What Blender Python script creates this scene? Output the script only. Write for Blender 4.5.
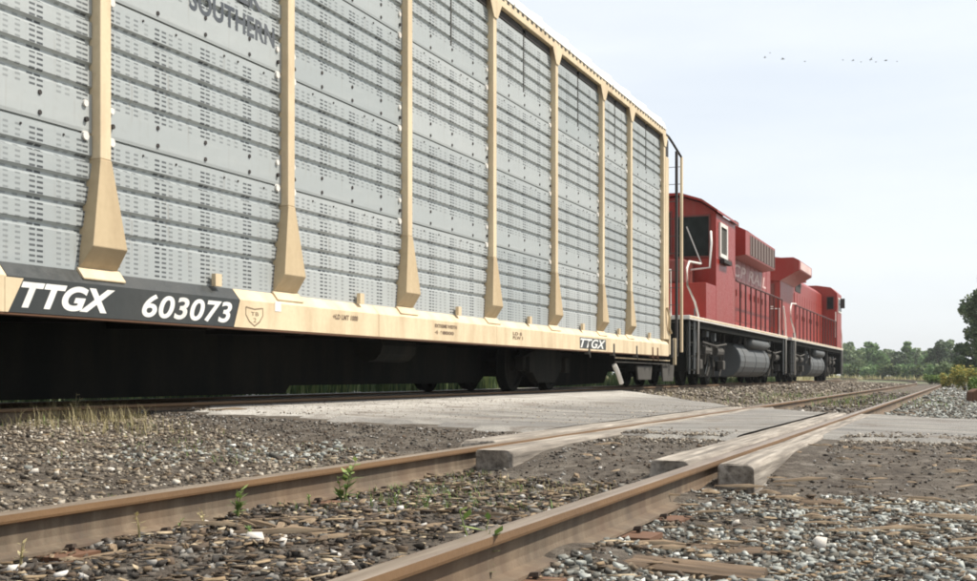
import bpy, math, random
import numpy as np
from mathutils import Vector, Matrix

random.seed(7)
RNG = np.random.default_rng(11)
S = bpy.context.scene
for o in list(bpy.data.objects):
    bpy.data.objects.remove(o)
C = S.collection

# ------------------------------------------------------------------ camera
TH = math.radians(20.98)
FPX = 1250.0
H = 0.404                    # eye above the near rail heads (z = 0)
CT, ST = math.cos(TH), math.sin(TH)
cam_d = bpy.data.cameras.new('camera')
cam = bpy.data.objects.new('camera', cam_d)
C.objects.link(cam)
cam.location = (0, 0, H)
cam.rotation_euler = (math.pi / 2, 0, TH)
cam_d.sensor_width = 36
cam_d.lens = FPX / 977 * 36
cam_d.shift_y = 85.5 / 977
cam_d.clip_start = 0.05
cam_d.clip_end = 6000
cam_d.dof.use_dof = False
S.camera = cam

# ------------------------------------------------------------------ light
SUN_EL = math.radians(54)
SUN_AZ = math.radians(60)     # from +Y (along the tracks) towards +X
sd = Vector((math.cos(SUN_EL) * math.sin(SUN_AZ), math.cos(SUN_EL) * math.cos(SUN_AZ), math.sin(SUN_EL)))
sun_d = bpy.data.lights.new('sun', 'SUN')
sun_d.energy = 5.0
sun_d.angle = math.radians(0.55)
sun_d.color = (1.0, 0.93, 0.82)
sun = bpy.data.objects.new('sun', sun_d)
C.objects.link(sun)
sun.rotation_euler = sd.to_track_quat('Z', 'Y').to_euler()

world = bpy.data.worlds.new('World')
S.world = world
world.use_nodes = True
wt = world.node_tree
wt.nodes.clear()
w_out = wt.nodes.new('ShaderNodeOutputWorld')
w_bg = wt.nodes.new('ShaderNodeBackground')
w_sky = wt.nodes.new('ShaderNodeTexSky')
w_sky.sky_type = 'NISHITA'
w_sky.sun_disc = False
w_sky.sun_elevation = SUN_EL
w_sky.sun_rotation = SUN_AZ
w_sky.air_density = 1.0
w_sky.dust_density = 2.0
w_sky.ozone_density = 1.2
w_tc = wt.nodes.new('ShaderNodeTexCoord')
w_map = wt.nodes.new('ShaderNodeMapping')
w_map.inputs['Scale'].default_value = (1.2, 1.2, 7.0)
w_map.inputs['Rotation'].default_value = (0.12, 0.05, 0)
w_n = wt.nodes.new('ShaderNodeTexNoise')
w_n.inputs['Scale'].default_value = 2.2
w_n.inputs['Detail'].default_value = 5
w_n.inputs['Roughness'].default_value = 0.5
w_mr = wt.nodes.new('ShaderNodeMapRange')
w_mr.inputs['From Min'].default_value = 0.25
w_mr.inputs['From Max'].default_value = 0.75
w_mr.inputs['To Min'].default_value = 0.66
w_mr.inputs['To Max'].default_value = 0.92
w_mix = wt.nodes.new('ShaderNodeMix')
w_mix.data_type = 'RGBA'
w_mix.inputs[7].default_value = (7.5, 7.85, 8.2, 1)      # thin high cloud
wt.links.new(w_tc.outputs['Generated'], w_map.inputs['Vector'])
wt.links.new(w_map.outputs[0], w_n.inputs['Vector'])
wt.links.new(w_n.outputs['Fac'], w_mr.inputs['Value'])
wt.links.new(w_mr.outputs[0], w_mix.inputs[0])
wt.links.new(w_sky.outputs[0], w_mix.inputs[6])
wt.links.new(w_mix.outputs[2], w_bg.inputs[0])
w_bg.inputs[1].default_value = 0.110
wt.links.new(w_bg.outputs[0], w_out.inputs[0])

S.view_settings.view_transform = 'Standard'
S.view_settings.look = 'None'
S.view_settings.gamma = 1
S.view_settings.exposure = 0.32
S.render.engine = 'CYCLES'
S.cycles.max_bounces = 6
S.cycles.filter_width = 1.9

# ------------------------------------------------------------------ pixel helpers (977 x 581 photo)
XV, YV, XC = 968.0, 376.0, 488.5
def y_at(u, L):
    """distance along the track of the point of the line x = -L seen in column u"""
    Z = FPX * L / (CT * (XV - u))
    return (Z - L * ST) / CT
def gp(u, v, z=-0.2):
    """ground point seen at a pixel"""
    Z = FPX * (H - z) / (v - YV)
    Xc = (u - XC) / FPX * Z
    return Xc * CT - Z * ST, Xc * ST + Z * CT
def at_depth(u, v, Z):
    Xc = (u - XC) / FPX * Z
    return Vector((Xc * CT - Z * ST, Xc * ST + Z * CT, H - (v - YV) / FPX * Z))

# ------------------------------------------------------------------ scene helpers
def tag(o, label=None, cat=None, group=None, kind=None):
    if label: o['label'] = label
    if cat: o['category'] = cat
    if group: o['group'] = group
    if kind: o['kind'] = kind
    return o
def empty(name, loc, label, cat, group=None, rz=0):
    o = bpy.data.objects.new(name, None)
    o.empty_display_size = 0.3
    C.objects.link(o)
    o.location = loc
    o.rotation_euler = (0, 0, rz)
    return tag(o, label, cat, group)

class MB:
    def __init__(s):
        s.v, s.f, s.uv = [], [], {}
    def poly(s, pts):
        b = len(s.v); s.v += [tuple(p) for p in pts]
        s.f.append(tuple(range(b, b + len(pts))))
    def box(s, x0, x1, y0, y1, z0, z1):
        b = len(s.v)
        s.v += [(x, y, z) for x in (x0, x1) for y in (y0, y1) for z in (z0, z1)]
        for q in ((0, 1, 3, 2), (4, 6, 7, 5), (0, 4, 5, 1), (2, 3, 7, 6), (0, 2, 6, 4), (1, 5, 7, 3)):
            s.f.append(tuple(b + i for i in q))
        return s
    def hexa(s, p):      # 8 points, order as box
        b = len(s.v); s.v += [tuple(q) for q in p]
        for q in ((0, 1, 3, 2), (4, 6, 7, 5), (0, 4, 5, 1), (2, 3, 7, 6), (0, 2, 6, 4), (1, 5, 7, 3)):
            s.f.append(tuple(b + i for i in q))
        return s
    def prism(s, prof, a, b, axis='y'):
        """profile of 2-tuples extruded from a to b along axis"""
        n = len(prof); k = len(s.v)
        def mk(p, t):
            if axis == 'y': return (p[0], t, p[1])
            if axis == 'x': return (t, p[0], p[1])
            return (p[0], p[1], t)
        s.v += [mk(p, a) for p in prof] + [mk(p, b) for p in prof]
        s.f.append(tuple(k + i for i in range(n))[::-1])
        s.f.append(tuple(k + n + i for i in range(n)))
        for i in range(n):
            j = (i + 1) % n
            s.f.append((k + i, k + j, k + n + j, k + n + i))
        return s
    def tube(s, pts, r, n=6, cap=True):
        pts = [Vector(p) for p in pts]
        rs = r if isinstance(r, (list, tuple)) else [r] * len(pts)
        k = len(s.v)
        up = Vector((0.0, 0.0, 1.0))
        for i, p in enumerate(pts):
            d = (pts[min(i + 1, len(pts) - 1)] - pts[max(i - 1, 0)]).normalized()
            a = d.cross(up)
            if a.length < 0.05: a = d.cross(Vector((0, 1, 0)))
            a.normalize(); c = a.cross(d).normalized()
            for j in range(n):
                t = 2 * math.pi * j / n
                s.v.append(tuple(p + (a * math.cos(t) + c * math.sin(t)) * rs[i]))
        for i in range(len(pts) - 1):
            for j in range(n):
                j2 = (j + 1) % n
                s.f.append((k + i * n + j, k + i * n + j2, k + (i + 1) * n + j2, k + (i + 1) * n + j))
        if cap:
            s.f.append(tuple(k + j for j in range(n))[::-1])
            s.f.append(tuple(k + (len(pts) - 1) * n + j for j in range(n)))
        return s
    def disc_cyl(s, c, r, h, axis='x', n=20):
        c = Vector(c); ax = {'x': Vector((1, 0, 0)), 'y': Vector((0, 1, 0)), 'z': Vector((0, 0, 1))}[axis]
        return s.tube([c - ax * h / 2, c + ax * h / 2], r, n)
    def build(s, name, m, parent=None, smooth=False, loc=None, bevel=0, kind=None, label=None):
        me = bpy.data.meshes.new(name)
        me.from_pydata(s.v, [], s.f)
        import bmesh
        bm = bmesh.new(); bm.from_mesh(me)
        bmesh.ops.recalc_face_normals(bm, faces=bm.faces)
        bm.to_mesh(me); bm.free()
        me.materials.append(m)
        if smooth:
            for p in me.polygons: p.use_smooth = True
        o = bpy.data.objects.new(name, me)
        C.objects.link(o)
        if parent: o.parent = parent
        if loc: o.location = loc
        if bevel:
            md = o.modifiers.new('bevel', 'BEVEL'); md.width = bevel; md.segments = 2; md.limit_method = 'ANGLE'
        if kind: o['kind'] = kind
        if label: o['label'] = label
        return o

def share(name, me, parent, loc=(0, 0, 0), rot=(0, 0, 0), scale=(1, 1, 1)):
    o = bpy.data.objects.new(name, me)
    C.objects.link(o)
    o.parent = parent; o.location = loc; o.rotation_euler = rot; o.scale = scale
    return o
def np_mesh(name, verts, faces, m):
    """verts (N,3), faces (M,k) all the same size"""
    me = bpy.data.meshes.new(name)
    verts = np.asarray(verts, dtype=np.float32); faces = np.asarray(faces, dtype=np.int32)
    n, k = faces.shape
    me.vertices.add(len(verts)); me.vertices.foreach_set('co', verts.ravel())
    me.loops.add(n * k); me.loops.foreach_set('vertex_index', faces.ravel())
    me.polygons.add(n)
    me.polygons.foreach_set('loop_start', np.arange(0, n * k, k, dtype=np.int32))
    me.update(calc_edges=True)
    me.materials.append(m)
    return me

# ------------------------------------------------------------------ materials
def new_mat(name):
    m = bpy.data.materials.new(name); m.use_nodes = True
    nt = m.node_tree; b = nt.nodes['Principled BSDF']
    return m, nt, b
def noise(nt, scale, detail=4, vec=None, rough=0.6, stretch=None):
    n = nt.nodes.new('ShaderNodeTexNoise')
    n.inputs['Scale'].default_value = scale; n.inputs['Detail'].default_value = detail
    n.inputs['Roughness'].default_value = rough
    if vec is None:
        tc = nt.nodes.new('ShaderNodeTexCoord'); vec = tc.outputs['Object']
    if stretch:
        mp = nt.nodes.new('ShaderNodeMapping'); mp.inputs['Scale'].default_value = stretch
        nt.links.new(vec, mp.inputs['Vector']); vec = mp.outputs[0]
    nt.links.new(vec, n.inputs['Vector'])
    return n.outputs['Fac']
def ramp(nt, fac, stops):
    r = nt.nodes.new('ShaderNodeValToRGB')
    el = r.color_ramp.elements
    while len(el) > 1: el.remove(el[-1])
    el[0].position = stops[0][0]; el[0].color = (*stops[0][1], 1)
    for p, c in stops[1:]:
        e = el.new(p); e.color = (*c, 1)
    nt.links.new(fac, r.inputs[0])
    return r.outputs[0]
def rampf(nt, fac, a, b, lo=0.0, hi=1.0):
    r = nt.nodes.new('ShaderNodeMapRange')
    r.inputs['From Min'].default_value = a; r.inputs['From Max'].default_value = b
    r.inputs['To Min'].default_value = lo; r.inputs['To Max'].default_value = hi
    nt.links.new(fac, r.inputs['Value'])
    return r.outputs[0]
def mixc(nt, fac, a, b, mode='MIX'):
    m = nt.nodes.new('ShaderNodeMix'); m.data_type = 'RGBA'; m.blend_type = mode
    for s_, v in ((0, fac), (6, a), (7, b)):
        if isinstance(v, (int, float)): m.inputs[s_].default_value = v
        elif isinstance(v, tuple): m.inputs[s_].default_value = (*v, 1)
        else: nt.links.new(v, m.inputs[s_])
    return m.outputs[2]
def math_n(nt, op, a, b=0.0, c=None):
    m = nt.nodes.new('ShaderNodeMath'); m.operation = op
    for i, v in enumerate((a, b, c)):
        if v is None: continue
        if isinstance(v, (int, float)): m.inputs[i].default_value = v
        else: nt.links.new(v, m.inputs[i])
    return m.outputs[0]
def bump(nt, b, h, strength=0.4, dist=0.01):
    bp = nt.nodes.new('ShaderNodeBump'); bp.inputs['Strength'].default_value = strength
    bp.inputs['Distance'].default_value = dist
    nt.links.new(h, bp.inputs['Height']); nt.links.new(bp.outputs[0], b.inputs['Normal'])

def paint(name, col, dirt=(0.12, 0.09, 0.06), amt=0.35, rough=0.5, scale=1.6, streak=(1, 1, 0.25), metal=0.0, bmp=0.15, spec=0.5):
    m, nt, b = new_mat(name)
    n1 = noise(nt, scale, 6, stretch=streak)
    n2 = noise(nt, scale * 9, 4)
    f = math_n(nt, 'MULTIPLY', rampf(nt, n1, 0.42, 0.78), amt)
    c = mixc(nt, f, col, dirt)
    c2 = mixc(nt, rampf(nt, n2, 0.3, 0.7, 0.0, 0.16), c, tuple(x * 0.5 for x in col))
    nt.links.new(c2, b.inputs['Base Color'])
    nt.links.new(rampf(nt, n2, 0.2, 0.8, max(rough - 0.12, 0.05), min(rough + 0.15, 1)), b.inputs['Roughness'])
    b.inputs['Metallic'].default_value = metal
    b.inputs['Specular IOR Level'].default_value = spec
    bump(nt, b, n2, bmp, 0.01)
    return m

M = {}
M['cream'] = paint('cream_paint', (0.70, 0.57, 0.38), (0.30, 0.19, 0.09), 0.6, 0.55, 2.6, (1, 1, .3))
M['bracket'] = paint('bracket_tan', (0.50, 0.39, 0.24), (0.26, 0.17, 0.09), 0.5, 0.65, 2.0)  # darker tan than the cream of the posts
M['hand'] = paint('dark_handrail', (0.085, 0.022, 0.02), (0.05, 0.03, 0.025), 0.5, 0.6, 3)
M['cream_roof'] = paint('roof_paint', (0.80, 0.79, 0.75), (0.5, 0.46, 0.40), 0.3, 0.5)
M['black'] = paint('black_paint', (0.028, 0.032, 0.032), (0.07, 0.065, 0.055), 0.5, 0.38, 1.2)
M['white'] = paint('white_marking', (0.80, 0.80, 0.77), (0.45, 0.42, 0.38), 0.5, 0.6, 4)
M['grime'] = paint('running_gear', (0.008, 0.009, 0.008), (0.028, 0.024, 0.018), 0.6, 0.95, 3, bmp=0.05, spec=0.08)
M['grey_gear'] = paint('dusty_grey_gear', (0.085, 0.08, 0.072), (0.04, 0.035, 0.028), 0.6, 0.85, 3, spec=0.2)
M['tank'] = paint('tank_grey', (0.085, 0.092, 0.094), (0.10, 0.09, 0.08), 0.5, 0.6, 2)
M['red'] = paint('red_paint', (0.28, 0.024, 0.016), (0.25, 0.085, 0.065), 0.55, 0.38, 2.2, (1, 1, .15), spec=0.28)
M['dull_red'] = paint('dull_red_paint', (0.17, 0.028, 0.02), (0.12, 0.06, 0.04), 0.5, 0.6, 2)
M['dark'] = paint('dark_grille', (0.030, 0.026, 0.025), (0.07, 0.05, 0.04), 0.5, 0.8, 5)
M['brown_grille'] = paint('grille_metal', (0.16, 0.115, 0.10), (0.08, 0.05, 0.04), 0.6, 0.6, 4)
M['pale'] = paint('pale_paint', (0.78, 0.75, 0.70), (0.4, 0.33, 0.28), 0.45, 0.5, 3)
M['stencil'] = paint('faded_stencil', (0.16, 0.11, 0.07), (0.5, 0.4, 0.25), 0.5, 0.8, 6)
M['faded_white'] = paint('faded_letters', (0.70, 0.52, 0.49), (0.3, 0.07, 0.06), 0.75, 0.6, 3)
M['dark_letters'] = paint('dark_letters', (0.055, 0.065, 0.08), (0.3, 0.3, 0.3), 0.25, 0.6, 3)
M['rust_edge'] = paint('rusty_steel', (0.13, 0.062, 0.032), (0.06, 0.035, 0.02), 0.6, 0.85, 3)
M['interior'] = paint('rack_interior', (0.10, 0.10, 0.095), (0.05, 0.05, 0.05), 0.5, 0.8, 2)
m, nt, b = new_mat('window_glass'); M['glass'] = m
nt.links.new(ramp(nt, noise(nt, 3, 2), [(0.3, (0.008, 0.011, 0.010)), (0.7, (0.02, 0.026, 0.025))]), b.inputs['Base Color'])
b.inputs['Roughness'].default_value = 0.25; b.inputs['Specular IOR Level'].default_value = 0.1

# galvanised perforated panels
def panel_mat(name, solid_low):
    m, nt, b = new_mat(name)
    tc = nt.nodes.new('ShaderNodeTexCoord')
    sp = nt.nodes.new('ShaderNodeSeparateXYZ'); nt.links.new(tc.outputs['UV'], sp.inputs[0])
    u, v = sp.outputs[0], sp.outputs[1]
    cols = [(.035, 1), (.065, .6), (.11, .55), (.15, .6), (.20, .35), (.255, 1), (.29, .9), (.325, .55), (.375, .5), (.43, .45),
            (.50, 1), (.53, .9), (.565, .5), (.61, .5), (.655, .4), (.70, .45), (.755, .9), (.785, 1), (.86, .4), (.895, .35), (.945, .8), (.97, .9)]
    tot = None
    for c0, a in cols:
        d = math_n(nt, 'ABSOLUTE', math_n(nt, 'SUBTRACT', u, c0))
        k = math_n(nt, 'MULTIPLY', math_n(nt, 'LESS_THAN', d, 0.0080 + 0.0040 * a), a)
        tot = k if tot is None else math_n(nt, 'ADD', tot, k)
    row = math_n(nt, 'FRACT', math_n(nt, 'DIVIDE', v, 0.038))
    rm = math_n(nt, 'MULTIPLY', math_n(nt, 'GREATER_THAN', row, 0.26), math_n(nt, 'LESS_THAN', row, 0.70))
    mask = math_n(nt, 'MULTIPLY', tot, rm)
    if solid_low: mask = math_n(nt, 'MULTIPLY', mask, math_n(nt, 'GREATER_THAN', v, 0.235))
    mask = math_n(nt, 'MULTIPLY', mask, math_n(nt, 'LESS_THAN', v, 1.035))
    tc2 = tc.outputs['Object']
    n1 = noise(nt, 1.3, 5, tc2, stretch=(1, 1, 0.35))
    n2 = noise(nt, 14, 4, tc2)
    n3 = noise(nt, 5, 3, tc2, stretch=(1, 0.25, 3))
    oi = nt.nodes.new('ShaderNodeObjectInfo')
    base = mixc(nt, oi.outputs['Random'], (0.34, 0.37, 0.375), (0.46, 0.48, 0.475))
    c = mixc(nt, rampf(nt, n1, 0.35, 0.7, 0.0, 0.40), base, (0.36, 0.385, 0.38))
    c = mixc(nt, rampf(nt, n3, 0.5, 0.8, 0.0, 0.2), c, (0.56, 0.57, 0.55))
    c = mixc(nt, rampf(nt, n2, 0.55, 0.8, 0.0, 0.25), c, (0.30, 0.29, 0.27))
    n4 = noise(nt, 4, 4, tc2, stretch=(1, 3.5, .22))
    c = mixc(nt, rampf(nt, n4, 0.60, 0.78, 0.0, 0.5), c, (0.20, 0.15, 0.10))
    c = mixc(nt, math_n(nt, 'MULTIPLY', mask, 0.92), c, (0.045, 0.05, 0.055))
    nt.links.new(c, b.inputs['Base Color'])
    b.inputs['Metallic'].default_value = 0.25
    b.inputs['Roughness'].default_value = 0.55
    bump(nt, b, n2, 0.12, 0.01)
    return m
M['panel'] = panel_mat('galvanised_panel', True)
M['panel_low'] = panel_mat('galvanised_panel_low', False)

# rail steel
m, nt, b = new_mat('rusty_rail'); M['rail'] = m
tc = nt.nodes.new('ShaderNodeTexCoord')
drip = noise(nt, 9, 5, tc.outputs['Object'], stretch=(1, 1, 0.08))
big = noise(nt, 1.4, 4, tc.outputs['Object'])
fine = noise(nt, 60, 4, tc.outputs['Object'])
c = ramp(nt, drip, [(0.30, (0.085, 0.062, 0.045)), (0.5, (0.115, 0.088, 0.060)), (0.68, (0.185, 0.145, 0.100))])
c = mixc(nt, rampf(nt, big, 0.4, 0.75, 0.0, 0.45), c, (0.22, 0.125, 0.06))
c = mixc(nt, rampf(nt, fine, 0.4, 0.75, 0.0, 0.4), c, (0.12, 0.07, 0.045))
nt.links.new(c, b.inputs['Base Color']); b.inputs['Roughness'].default_value = 0.8
b.inputs['Metallic'].default_value = 0.1
bump(nt, b, fine, 0.35, 0.004)
m, nt, b = new_mat('worn_rail_head'); M['rail_top'] = m
g = noise(nt, 12, 4, stretch=(3, 0.12, 1))
nt.links.new(ramp(nt, g, [(0.3, (0.15, 0.105, 0.07)), (0.7, (0.30, 0.24, 0.18))]), b.inputs['Base Color'])
b.inputs['Metallic'].default_value = 0.45; b.inputs['Roughness'].default_value = 0.42
bump(nt, b, g, 0.1, 0.003)

M['rail_side'] = paint('rail_head_side', (0.175, 0.098, 0.042), (0.06, 0.034, 0.018), 0.7, 0.7, 6, (1, .2, 1))
def wood(name, a, b_, c_, st=(6, .7, 6)):
    m, nt, b = new_mat(name)
    n1 = noise(nt, 6, 6, stretch=st)
    n2 = noise(nt, 3, 4)
    c = ramp(nt, n1, [(0.28, a), (0.5, b_), (0.74, c_)])
    c = mixc(nt, rampf(nt, n2, 0.45, 0.75, 0.0, 0.5), c, a)
    nt.links.new(c, b.inputs['Base Color']); b.inputs['Roughness'].default_value = 0.9
    bump(nt, b, n1, 0.8, 0.012)
    return m
M['timber'] = wood('crossing_timber_wood', (0.07, 0.058, 0.047), (0.24, 0.21, 0.175), (0.44, 0.395, 0.335), (4.5, .18, 4.5))
M['tie'] = wood('tie_wood', (0.04, 0.028, 0.018), (0.11, 0.072, 0.042), (0.22, 0.15, 0.09), (.5, 5, 5))
M['splinter'] = wood('splinter_wood', (0.08, 0.055, 0.035), (0.20, 0.14, 0.085), (0.42, 0.33, 0.22), (.6, 6, 6))

def stone_mat(name, stops):
    m, nt, b = new_mat(name)
    g = nt.nodes.new('ShaderNodeNewGeometry')
    c = ramp(nt, g.outputs['Random Per Island'], stops)
    n = noise(nt, 55, 4)
    c = mixc(nt, rampf(nt, n, 0.35, 0.7, 0.0, 0.45), c, (0.07, 0.06, 0.05))
    nt.links.new(c, b.inputs['Base Color']); b.inputs['Roughness'].default_value = 0.9
    bump(nt, b, n, 0.3, 0.004)
    return m
M['st_right'] = stone_mat('grey_stone', [(0, (0.035, 0.032, 0.026)), (0.22, (0.10, 0.10, 0.085)), (0.38, (0.17, 0.125, 0.08)), (0.5, (0.20, 0.205, 0.185)), (0.75, (0.31, 0.325, 0.30)), (0.93, (0.42, 0.44, 0.41)), (1, (0.72, 0.72, 0.68))])
M['st_mid'] = stone_mat('cinder_stone', [(0, (0.012, 0.010, 0.008)), (0.35, (0.035, 0.027, 0.020)), (0.55, (0.10, 0.065, 0.038)), (0.7, (0.085, 0.075, 0.065)), (0.86, (0.19, 0.175, 0.15)), (0.96, (0.30, 0.29, 0.27)), (1, (0.70, 0.67, 0.62))])
M['st_left'] = stone_mat('tan_stone', [(0, (0.030, 0.022, 0.015)), (0.3, (0.09, 0.07, 0.05)), (0.6, (0.20, 0.16, 0.115)), (0.85, (0.32, 0.275, 0.21)), (0.96, (0.46, 0.41, 0.34)), (1, (0.72, 0.68, 0.60))])

# ------------------------------------------------------------------ ground shape
GX = -2.665; BX = -1.16         # near track rails
TC = -1.9125                    # near track centre
FC = -7.70; FZ = 0.154          # train track centre, rail head height
def curve(y):
    return np.where(np.asarray(y) > 62, -(np.asarray(y) - 62.0) ** 2 / 1300.0, 0.0)
def sm(a, b, x):
    t = np.clip((np.asarray(x, float) - a) / (b - a), 0, 1); return t * t * (3 - 2 * t)
# near edge / far edge of the crossing road as Y over X
def edge_n(x): return np.interp(x, [-60, -14, -7, -6, -4.6, -2.7, -1.2, -0.4, 2, 60], [60, 22, 9.6, 9.1, 8.9, 8.6, 8.2, 8.9, 9.2, 12])
def edge_f(x): return np.interp(x, [-60, -14, -7, -2.7, -1.2, -0.5, 2, 60], [90, 38, 26.5, 16.4, 14.3, 13.9, 13.0, 14])
def edge_dirt(x): return np.interp(x, [-14, -7, -4.6, -3.2, -2.5, -1.3, -0.9, 0.4, 2], [20, 9.2, 7.8, 7.2, 6.3, 5.5, 5.8, 6.5, 7])
def road_z(x):
    x = np.asarray(x, float)
    return np.interp(x, [-60, -12, -7.7, -6.3, -5.2, -3.8, -2.75, -1.1, 0.5, 3, 40], [0.0, 0.08, 0.115, 0.085, 0.06, 0.015, -0.012, -0.012, -0.05, -0.12, -0.5])
def base_z(x, y):
    x = np.asarray(x, float); y = np.asarray(y, float)
    xs = x - curve(y)
    z = np.interp(xs, [-60, -16, -11.5, -9.6, -8.9, -6.90, -6.3, -5.1, -3.1, -2.6, -1.2, -0.9, 0.0, 1.2, 4, 40],
                  [-0.35, -0.30, -0.28, 0.0, 0.01, 0.05, 0.035, -0.035, -0.115, -0.132, -0.132, -0.162, -0.185, -0.20, -0.20, -0.3])
    return z
def ground_z(x, y):
    x = np.asarray(x, float); y = np.asarray(y, float)
    z = base_z(x, y)
    z = z + 0.018 * np.sin(x * 2.3 + 1.1 * np.sin(y * 1.3)) * np.sin(y * 1.9 + 0.7) + 0.012 * np.sin(x * 5.1 + y * 3.7) + 0.01 * np.sin(x * 9.7 - y * 7.1)
    inside = sm(edge_dirt(x) - 0.5, edge_dirt(x) + 0.25, y) * (1 - sm(edge_f(x) + 0.0, edge_f(x) + 0.9, y))
    rough = 0.012 * np.sin(x * 6.3 + 2 * np.sin(y * 3.1)) * np.sin(y * 5.3 + x)
    # dirt ramp slopes up to the road, the road sheet itself lies above
    tr = sm(edge_dirt(x) - 0.3, edge_dirt(x) + .65 * (edge_n(x) - edge_dirt(x)), y)
    dz = z * (1 - tr) + (road_z(x) - 0.012) * tr
    z = z * (1 - inside) + (dz + rough * (1 - tr)) * inside
    return z

# ground sheet (structure)
m, nt, b = new_mat('ground_soil'); M['ground'] = m
tc = nt.nodes.new('ShaderNodeTexCoord'); V = tc.outputs['Object']
sp = nt.nodes.new('ShaderNodeSeparateXYZ'); nt.links.new(V, sp.inputs[0])
n_big = noise(nt, 0.45, 5, V); n_mid = noise(nt, 5, 6, V, 0.7); n_fine = noise(nt, 42, 5, V, 0.7)
vor = nt.nodes.new('ShaderNodeTexVoronoi'); vor.inputs['Scale'].default_value = 20; nt.links.new(V, vor.inputs['Vector'])
gravel = ramp(nt, vor.outputs['Color'], [(0.1, (0.05, 0.043, 0.035)), (0.5, (0.14, 0.12, 0.095)), (0.9, (0.28, 0.25, 0.21))])
soil = ramp(nt, n_mid, [(0.3, (0.030, 0.021, 0.014)), (0.5, (0.095, 0.068, 0.045)), (0.7, (0.22, 0.165, 0.11))])
c = mixc(nt, rampf(nt, n_mid, 0.35, 0.65), soil, gravel)
grass = ramp(nt, n_mid, [(0.3, (0.05, 0.085, 0.03)), (0.55, (0.13, 0.17, 0.06)), (0.75, (0.30, 0.28, 0.12))])
far = rampf(nt, sp.outputs[1], 75, 125)
side = rampf(nt, math_n(nt, 'ABSOLUTE', math_n(nt, 'ADD', sp.outputs[0], 3.5)), 8.5, 11.5)
fac = math_n(nt, 'MAXIMUM', far, side)
fac = math_n(nt, 'MULTIPLY', fac, rampf(nt, n_big, 0.25, 0.5, 0.55, 1.0))
c = mixc(nt, fac, c, grass)
dark = mixc(nt, rampf(nt, n_fine, 0.3, 0.7, 0.0, 0.5), c, (0.05, 0.04, 0.03))
nt.links.new(dark, b.inputs['Base Color']); b.inputs['Roughness'].default_value = 0.95
bump(nt, b, math_n(nt, 'ADD', n_fine, math_n(nt, 'MULTIPLY', n_mid, 0.6)), 1.0, 0.035)

xs = np.unique(np.concatenate([np.arange(-12, 2.5, 0.1), np.arange(2.5, 10, 0.75), np.arange(-24, -12, 1.0), np.geomspace(10, 3000, 22), -np.geomspace(24, 3000, 22)]))
ys = np.unique(np.concatenate([-np.geomspace(1, 3000, 16), np.arange(-1, 22, 0.1), np.arange(22, 60, 0.5), np.geomspace(60, 4000, 40)]))
XX, YY = np.meshgrid(xs, ys)
ZZ = ground_z(XX, YY)
farm = sm(90, 300, np.hypot(XX, YY)); ZZ = ZZ * (1 - farm) - 0.45 * farm
nx, ny = len(xs), len(ys)
idx = np.arange(nx * ny).reshape(ny, nx)
F = np.stack([idx[:-1, :-1], idx[:-1, 1:], idx[1:, 1:], idx[1:, :-1]], -1).reshape(-1, 4)
me = np_mesh('ground', np.stack([XX, YY, ZZ], -1).reshape(-1, 3), F, M['ground'])
me.polygons.foreach_set('use_smooth', [True] * len(me.polygons))
g = bpy.data.objects.new('ground', me); C.objects.link(g); g['kind'] = 'structure'

# road sheet
m, nt, b = new_mat('road_surface'); M['road'] = m
tc = nt.nodes.new('ShaderNodeTexCoord'); V = tc.outputs['Object']
sp = nt.nodes.new('ShaderNodeSeparateXYZ'); nt.links.new(V, sp.inputs[0])
n_st = noise(nt, 1.1, 5, V, stretch=(0.5, 2.2, 1)); n_mid = noise(nt, 3.5, 5, V); n_f = noise(nt, 70, 4, V, 0.75)
asph = ramp(nt, n_st, [(0.3, (0.15, 0.146, 0.14)), (0.5, (0.25, 0.24, 0.222)), (0.7, (0.40, 0.38, 0.34))])
grav = ramp(nt, n_mid, [(0.3, (0.34, 0.315, 0.28)), (0.5, (0.56, 0.535, 0.49)), (0.7, (0.68, 0.66, 0.62))])
side = rampf(nt, math_n(nt, 'ADD', sp.outputs[0], math_n(nt, 'MULTIPLY', n_mid, 1.6)), -4.9, -3.5)
c = mixc(nt, side, grav, asph)
c = mixc(nt, rampf(nt, n_f, 0.42, 0.62, 0.0, 0.55), c, (0.12, 0.105, 0.09))
n_d = noise(nt, 1.7, 6, V, 0.75)
c = mixc(nt, rampf(nt, n_d, 0.52, 0.66, 0.0, 0.75), c, (0.13, 0.10, 0.075))
nt.links.new(c, b.inputs['Base Color']); b.inputs['Roughness'].default_value = 0.92
bump(nt, b, math_n(nt, 'ADD', n_f, n_mid), 0.9, 0.02)
def road_piece(name, x0, x1, n=60, label=None, skip=None):
    xs_ = np.linspace(x0, x1, n); k = 26
    P = []
    for x in xs_:
        a = edge_n(x) + 0.18 * math.sin(x * 4.3) + 0.12 * math.sin(x * 13.7 + 1) + 0.06 * math.sin(x * 31); b_ = edge_f(x) + 0.12 * math.sin(x * 5.1)
        row = []
        for j in range(k):
            t = j / (k - 1); y = a + (b_ - a) * t
            e = min(t, 1 - t) * (b_ - a)
            z = road_z(x) + 0.004 + 0.012 * min(e / 0.4, 1)
            if j in (0, k - 1): z = road_z(x) - 0.05
            row.append((x, y, z))
        P.append(row)
    P = np.array(P)
    id_ = np.arange(n * k).reshape(n, k)
    F_ = np.stack([id_[:-1, :-1], id_[1:, :-1], id_[1:, 1:], id_[:-1, 1:]], -1).reshape(-1, 4)
    me_ = np_mesh(name, P.reshape(-1, 3), F_, M['road'])
    me_.polygons.foreach_set('use_smooth', [True] * len(me_.polygons))
    o = bpy.data.objects.new(name, me_); C.objects.link(o); o['kind'] = 'structure'
    return o
road_piece('road', -6.90, GX - 0.27, 60)
road_piece('road', GX + 0.30, BX - 0.29, 24)
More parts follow.
